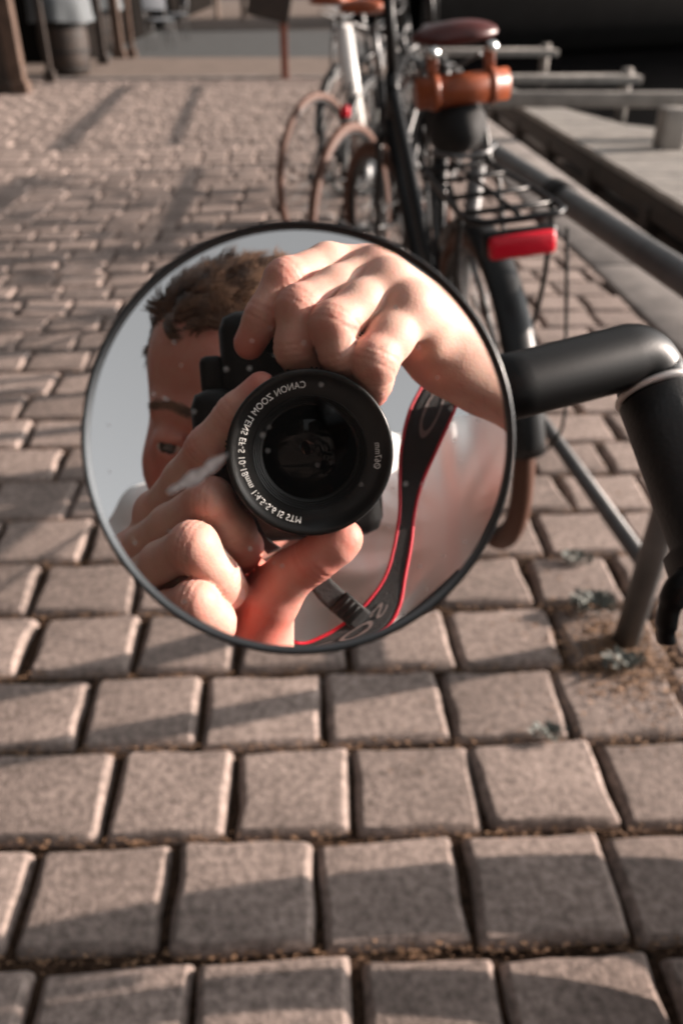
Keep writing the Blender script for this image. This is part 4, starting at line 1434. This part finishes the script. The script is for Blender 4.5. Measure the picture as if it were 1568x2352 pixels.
# litter and moss crumbs in the joints
def litter():
    V, F = [], []
    def bit(x, y, s_, z=.0):
        k0 = len(V)
        a = rng.random() * 6.28
        for i in range(4):
            rr = s_ * (.5 + rng.random()); aa = a + i * 1.57
            V.append((x + rr * math.cos(aa), y + rr * .6 * math.sin(aa), z + rng.random() * s_ * .8))
        F.append((k0, k0 + 1, k0 + 2, k0 + 3))
    for i in range(15000):
        row = rng.randint(-3, 12)
        x = rng.uniform(-1.2, 1.3); y = .62 + row * .182 - .027 * x + rng.gauss(0, .006)
        bit(x, y, .0014 + .0040 * rng.random() ** 2, -.014 + rng.random() * .013)
    c = gnd(1430, 1500)
    for i in range(1800):
        x = c[0] + rng.gauss(0, .06); y = c[1] + rng.gauss(0, .07)
        bit(x, y, .002 + .004 * rng.random(), .001)
    for i in range(500):
        x = rng.uniform(.1, 1.2); y = rng.uniform(.9, 2.4)
        bit(x, y, .0015 + .003 * rng.random(), .001)
    o = npmesh("leaf_litter", np.array(V), np.array(F), [M_dry])
    tag(o, "dry brown crumbs and leaf bits lying in the joints of the cobbles", "leaf litter", kind='stuff')
litter()

# jetty of weathered boards on the water side
dk = [gnd(1112, 196), gnd(1568, 470)]
e_ = np.array(dk[1]) - np.array(dk[0]); e_ /= np.linalg.norm(e_)
near_end = np.array(dk[1]) + e_ * 3.0
jet = empty("jetty", (2.6, 6, 0), "weathered grey boarded jetty reaching out over dark water at the right", "jetty")
def prism(b, poly, z0, z1):
    n = len(poly)
    b.add([(p[0], p[1], z0) for p in poly] + [(p[0], p[1], z1) for p in poly], [tuple(range(n))[::-1], tuple(range(n, 2 * n))] + [(i, (i + 1) % n, n + (i + 1) % n, n + i) for i in range(n)])
fe = [gnd(1175, 203), gnd(1290, 247), gnd(1430, 285), gnd(1568, 300)]
b = MB()
perp = np.array([-e_[1], e_[0]]);  perp = perp if perp[0] > 0 else -perp
# boards run across: cut the deck into strips along its length
L_tot = np.linalg.norm(near_end - np.array(dk[0])); s_ = 0.0
base0 = np.array(dk[0])
def far_width(s):
    y = (base0 + e_ * s)[1]
    ys = [f[1] for f in fe][::-1]; xs = [f[0] for f in fe][::-1]
    xe = np.interp(y, ys, xs, left=8.0, right=xs[-1]) if y > ys[0] else 8.0
    return max(.05, xe - (base0 + e_ * s)[0])
while s_ < L_tot:
    w_ = .135
    p0 = base0 + e_ * s_; p1 = base0 + e_ * (s_ + w_)
    d0, d1 = far_width(s_), far_width(s_ + w_)
    prism(b, [p0, p1, p1 + perp * d1, p0 + perp * d0], -.045, 0.0 + rng.gauss(0, .0015))
    s_ += .142
b.build("deck", M_deck, jet, smooth=False)
b = MB()
R2 = Matrix.Rotation(math.atan2(e_[1], e_[0]), 3, 'Z')
mid = (base0 + near_end) / 2
b.box((mid[0] + .03, mid[1], -.12), (L_tot, .07, .13), R2)
b.box((mid[0] + .07, mid[1], -.34), (L_tot, .05, .16), R2)
b.build("side_beam", M_dwood, jet, smooth=False)
for k_ in range(7):
    q = base0 + e_ * (0.6 + k_ * 1.25)
    c_ = MB(); c_.box((q[0] + .06, q[1], -.6), (.16, .16, .95), R2, bev=.01); c_.build("pile", M_dwood, jet, smooth=False)
g_ = gnd(1530, 340)
b = MB(); b.box((g_[0], g_[1], .14), (.18, .18, .28), bev=.012)
b.build("post", M_deck, jet)
g2_ = gnd(1240, 250)
b = MB(); b.box(((g_[0] + 2.05) / 2 + .6, g_[1] + .55, .27), (3.4, .13, .11), Matrix.Rotation(math.radians(-4), 3, 'Z'), bev=.01)
b.build("bull_rail", M_deck, jet)
def pontoon(x0, x1, y, w, z, label):
    r_ = empty("mooring_boom", ((x0 + x1) / 2, y, z), label, "mooring boom", "mooring booms on the water")
    b = MB(); b.box(((x0 + x1) / 2, y, z), (x1 - x0, w, .10), bev=.015); b.build("walkway", M_deck, r_)
    b = MB(); b.tube([(x1 - .15, y, z - .5), (x1 - .15, y, z + .12)], .07, 14); b.build("float_post", M_deck, r_)
pontoon(1.9, 4.4, 11.6, .34, .0, "grey timber mooring boom, the longer and nearer of the two on dark water")
pontoon(1.9, 4.3, 15.2, .5, .05, "short grey timber mooring boom farther out on dark water")
# dark hull beyond the booms and far warehouse, both added to blacken the water's reflection
M_hull = mat("dark_hull", (0.003, 0.003, 0.0032), .85, var=.4, vscale=2, spec=.1)
b = MB()
hs_ = []
for i in range(15):
    t = i / 14; hs_.append((3 + 30 * t, 24 + 16 * t, -.8, 2.2 + 1.2 * abs(t - .5) * 2, 2.4 * math.sin(math.pi * min(1, .08 + t * .92)) ** .6 + .05))
V, F = [], []
for (x, y, z0, z1, w) in hs_:
    for j in range(9):
        a = math.pi * j / 8; V.append((x - .5 * w * math.cos(a) * .5, y + w * math.cos(a) * .9, z1 + (z0 - z1) * math.sin(a) ** .7))
for i in range(14):
    for j in range(8): F.append((i * 9 + j, i * 9 + j + 1, (i + 1) * 9 + j + 1, (i + 1) * 9 + j))
    F.append((i * 9, (i + 1) * 9, (i + 1) * 9 + 8, i * 9 + 8))
bo = empty("boat", (18, 32, -.75), "long dark hulled boat, added so the basin mirrors black", "boat")
meshobj("hull", V, F, M_hull, bo)
b = MB(); b.box((19, 33, 3.6), (14, 2.6, 2.2), Matrix.Rotation(.49, 3, 'Z'), bev=.1); b.build("cabin", M_wall, bo)
def building(label, x0, x1, y0, y1, h_, cols, rows, face, eave=.4):
    r_ = empty("building", ((x0 + x1) / 2, (y0 + y1) / 2, 0), label, "building")
    b = MB(); b.box(((x0 + x1) / 2, (y0 + y1) / 2, h_ / 2 - .7), (x1 - x0, y1 - y0, h_ + 1.4)); b.build("wall", M_wall, r_, smooth=False)
    b = MB()
    xm = (x0 + x1) / 2
    V = [(x0 - eave, y0 - eave, h_), (x1 + eave, y0 - eave, h_), (x1 + eave, y1 + eave, h_), (x0 - eave, y1 + eave, h_), (xm, y0 - eave, h_ + (x1 - x0) * .3), (xm, y1 + eave, h_ + (x1 - x0) * .3)]
    b.add(V, [(0, 1, 4), (2, 3, 5), (1, 2, 5, 4), (3, 0, 4, 5), (3, 2, 1, 0)]); b.build("roof", M_dwood, r_, smooth=False)
    for i in range(cols):
        for j in range(rows):
            if face == 'x':
                c_ = (x1 + .03, y0 + (i + .5) * (y1 - y0) / cols, 1.6 + j * 3.0); sz_ = (.10, 1.1, 1.5)
            else:
                c_ = (x0 + (i + .5) * (x1 - x0) / cols, y0 - .03, 1.6 + j * 3.0); sz_ = (1.1, .10, 1.5)
            w_ = MB(); w_.box(c_, sz_); wo_ = w_.build("window", M_bwood, r_, smooth=False)
            s2 = (sz_[0] + .02, sz_[1] - .2, sz_[2] - .2) if face == 'x' else (sz_[0] - .2, sz_[1] + .02, sz_[2] - .2)
            w_ = MB(); w_.box(c_, s2); w_.build("pane", M_glass, wo_, smooth=False)
    return r_
building("long dark timber building behind the terrace posts on the left", -12, -3.1, 14.0, 40, 11, 6, 3, 'x')
building("tall dark building added out of view at the left to block skylight, nearest the photographer", -18, -9.0, -16, 13, 9.5, 7, 3, 'x')  # added outside the view to cut the sky fill in the shadows
building("dark warehouse added across the basin to darken the reflections in the water", 4, 60, 62, 74, 17, 12, 5, 'y')  # added dark mass that keeps bright sky out of the water

# terrace on the left: posts, barrel tables, chairs, sign
def post(x, y, w, d, h_, m, label, lean=0):
    b = MB(); b.box((x, y, h_ / 2), (w, d, h_), Matrix.Rotation(lean, 3, 'Y'), bev=.008)
    b.box((x, y, .06), (w + .06, d + .06, .12), bev=.01)
    o = b.build("wooden_post", m, None, smooth=False)
    return tag(o, label, "post", "wooden posts of the terrace")
def gp(x, y, yy=None):
    g = gnd(x, y); return g[0], g[1]
g = gp(48, 214); post(g[0], g[1], .16, .16, 2.6, M_bwood, "thick brown post nearest the left edge, lit down its right side")
g = gp(8, 214); post(g[0], g[1], .22, .2, 2.6, M_dwood, "very dark broad post cut off by the left edge")
g = gp(118, 188); post(g[0], g[1], .07, .07, 2.4, M_dwood, "thin dark post just right of the thick brown one")
g = gp(240, 150); post(g[0], g[1], .10, .10, 2.5, M_dwood, "slim dark post right of the barrel table")
g = gp(276, 136); post(g[0], g[1], .14, .12, 2.6, M_bwood, "brown post by the cloth covered table, middle of the terrace")
g = gp(305, 134); post(g[0], g[1], .08, .08, 2.6, M_bwood, "thin brown post farthest right along the terrace")
def barrel(x, y, label, cloth):
    r_ = empty("barrel_table", (x, y, 0), label, "table", "barrel tables on the terrace")
    pr = [(.0001, 0), (.25, 0), (.29, .2), (.31, .42), (.29, .66), (.25, .86), (.0001, .86)]
    b = MB(); b.lathe((x, y, 0), (0, 0, 1), pr, n=40); b.build("barrel", M_dwood, r_)
    b = MB()
    for z, R_ in ((.1, .272), (.3, .303), (.56, .303), (.78, .27)): b.ring((x, y, z), (0, 0, 1), R_, .006, n=40, seg=6, flat=3)
    b.build("hoop", M_rub, r_)
    b = MB(); b.lathe((x, y, .86), (0, 0, 1), [(.0001, .0), (.36, 0), (.37, .015), (.36, .03), (.0001, .03)], n=40); tp = b.build("table_top", M_bwood, r_)
    if cloth:
        V, F = [], []
        n = 60
        for j, (R_, z) in enumerate([(.0001, .893), (.30, .893), (.376, .893), (.385, .85), (.39, .72), (.40, .62)]):
            for i in range(n):
                a = 2 * math.pi * i / n; q = R_ + (.02 * math.sin(a * 7) * max(0, j - 2) / 3)
                V.append((x + q * math.cos(a), y + q * math.sin(a), z + (.01 * math.sin(a * 3) if j == 5 else 0)))
        for j in range(5):
            for i in range(n): F.append((j * n + i, j * n + (i + 1) % n, (j + 1) * n + (i + 1) % n, (j + 1) * n + i))
        c_ = meshobj("tablecloth", V, F, M_white2, None)
        tag(c_, "pale grey-blue cloth hanging over " + ("the barrel table at left" if cloth == 1 else "the farther barrel table"), "tablecloth", "tablecloths on the barrel tables")
M_white2 = mat("pale_cloth", (0.10, 0.112, 0.12), .8)
g = gp(160, 176); barrel(g[0], g[1], "dark wooden barrel table standing between two posts at the left", 1)
g = gp(232, 128); barrel(g[0] - .1, g[1] + .8, "farther dark barrel table behind the slim post", 2)
def chair(x, y, rot, label):
    r_ = empty("terrace_chair", (x, y, 0), label, "chair", "chairs on the terrace")
    r_.rotation_euler = (0, 0, rot)
    T = Matrix.Translation((x, y, 0)) @ Matrix.Rotation(rot, 4, 'Z')
    def w(p): return tuple(T @ Vector(p))
    R_ = Matrix.Rotation(rot, 3, 'Z')
    bpy.context.view_layer.update()
    b = MB(); b.box(w((0, 0, .45)), (.44, .42, .03), R_, bev=.01); b.build("seat", M_chair, r_)
    b = MB(); b.box(w((0, .20, .75)), (.44, .025, .34), R_ @ Matrix.Rotation(-.18, 3, 'X'), bev=.01); b.build("backrest", M_chair, r_)
    for sx in (-.19, .19):
        for sy in (-.18, .18):
            b = MB(); b.tube([w((sx, sy, 0)), w((sx, sy, .45))] + ([w((sx, sy + .08, .92))] if sy > 0 else []), .012, 8); b.build("leg", M_galv, r_)
M_chair = mat("grey_canvas", (0.13, 0.14, 0.155), .8)
for (x_, y_, ro, lb) in ((372, 112, .5, "grey canvas folding chair at the edge of the terrace by the road"), (345, 70, 2.2, "second grey chair, just behind the first at the terrace edge"), (408, 92, -1.2, "grey chair turned sideways nearest the road")):
    g = gp(x_, y_); chair(g[0], g[1], ro, lb)
for (x_, y_, lb) in ((500, 42, "first"), (560, 46, "second"), (610, 40, "third")):
    g = gp(x_, y_)
    b = MB(); b.lathe((g[0], g[1], 0), (0, 0, 1), [(.0001, 0), (.11, 0), (.10, .05), (.07, .08), (.07, .85), (.085, .88), (.08, .95), (.04, 1.0), (.0001, 1.01)], n=24)
    tag(b.build("bollard", M_tan, None), {"first": "leftmost", "second": "middle", "third": "rightmost"}[lb] + " of the pale stone bollards beyond the far road", "bollard", "bollards beyond the road")
# sign board on a reddish post
g = gp(655, 181)
r_ = empty("signboard", (g[0], g[1], 0), "dark brown board on a reddish wooden post at the end of the cobbles", "sign")
b = MB(); b.box((g[0], g[1], .9), (.09, .09, 1.8), bev=.006); b.build("post", mat("red_wood", (.20, .06, .035), .6, var=.2), r_, smooth=False)
b = MB(); b.box((g[0] - .12, g[1] - .07, 1.02), (.52, .04, .75), Matrix.Rotation(math.radians(12), 3, 'Y'), bev=.005); b.build("board", M_dwood, r_, smooth=False)
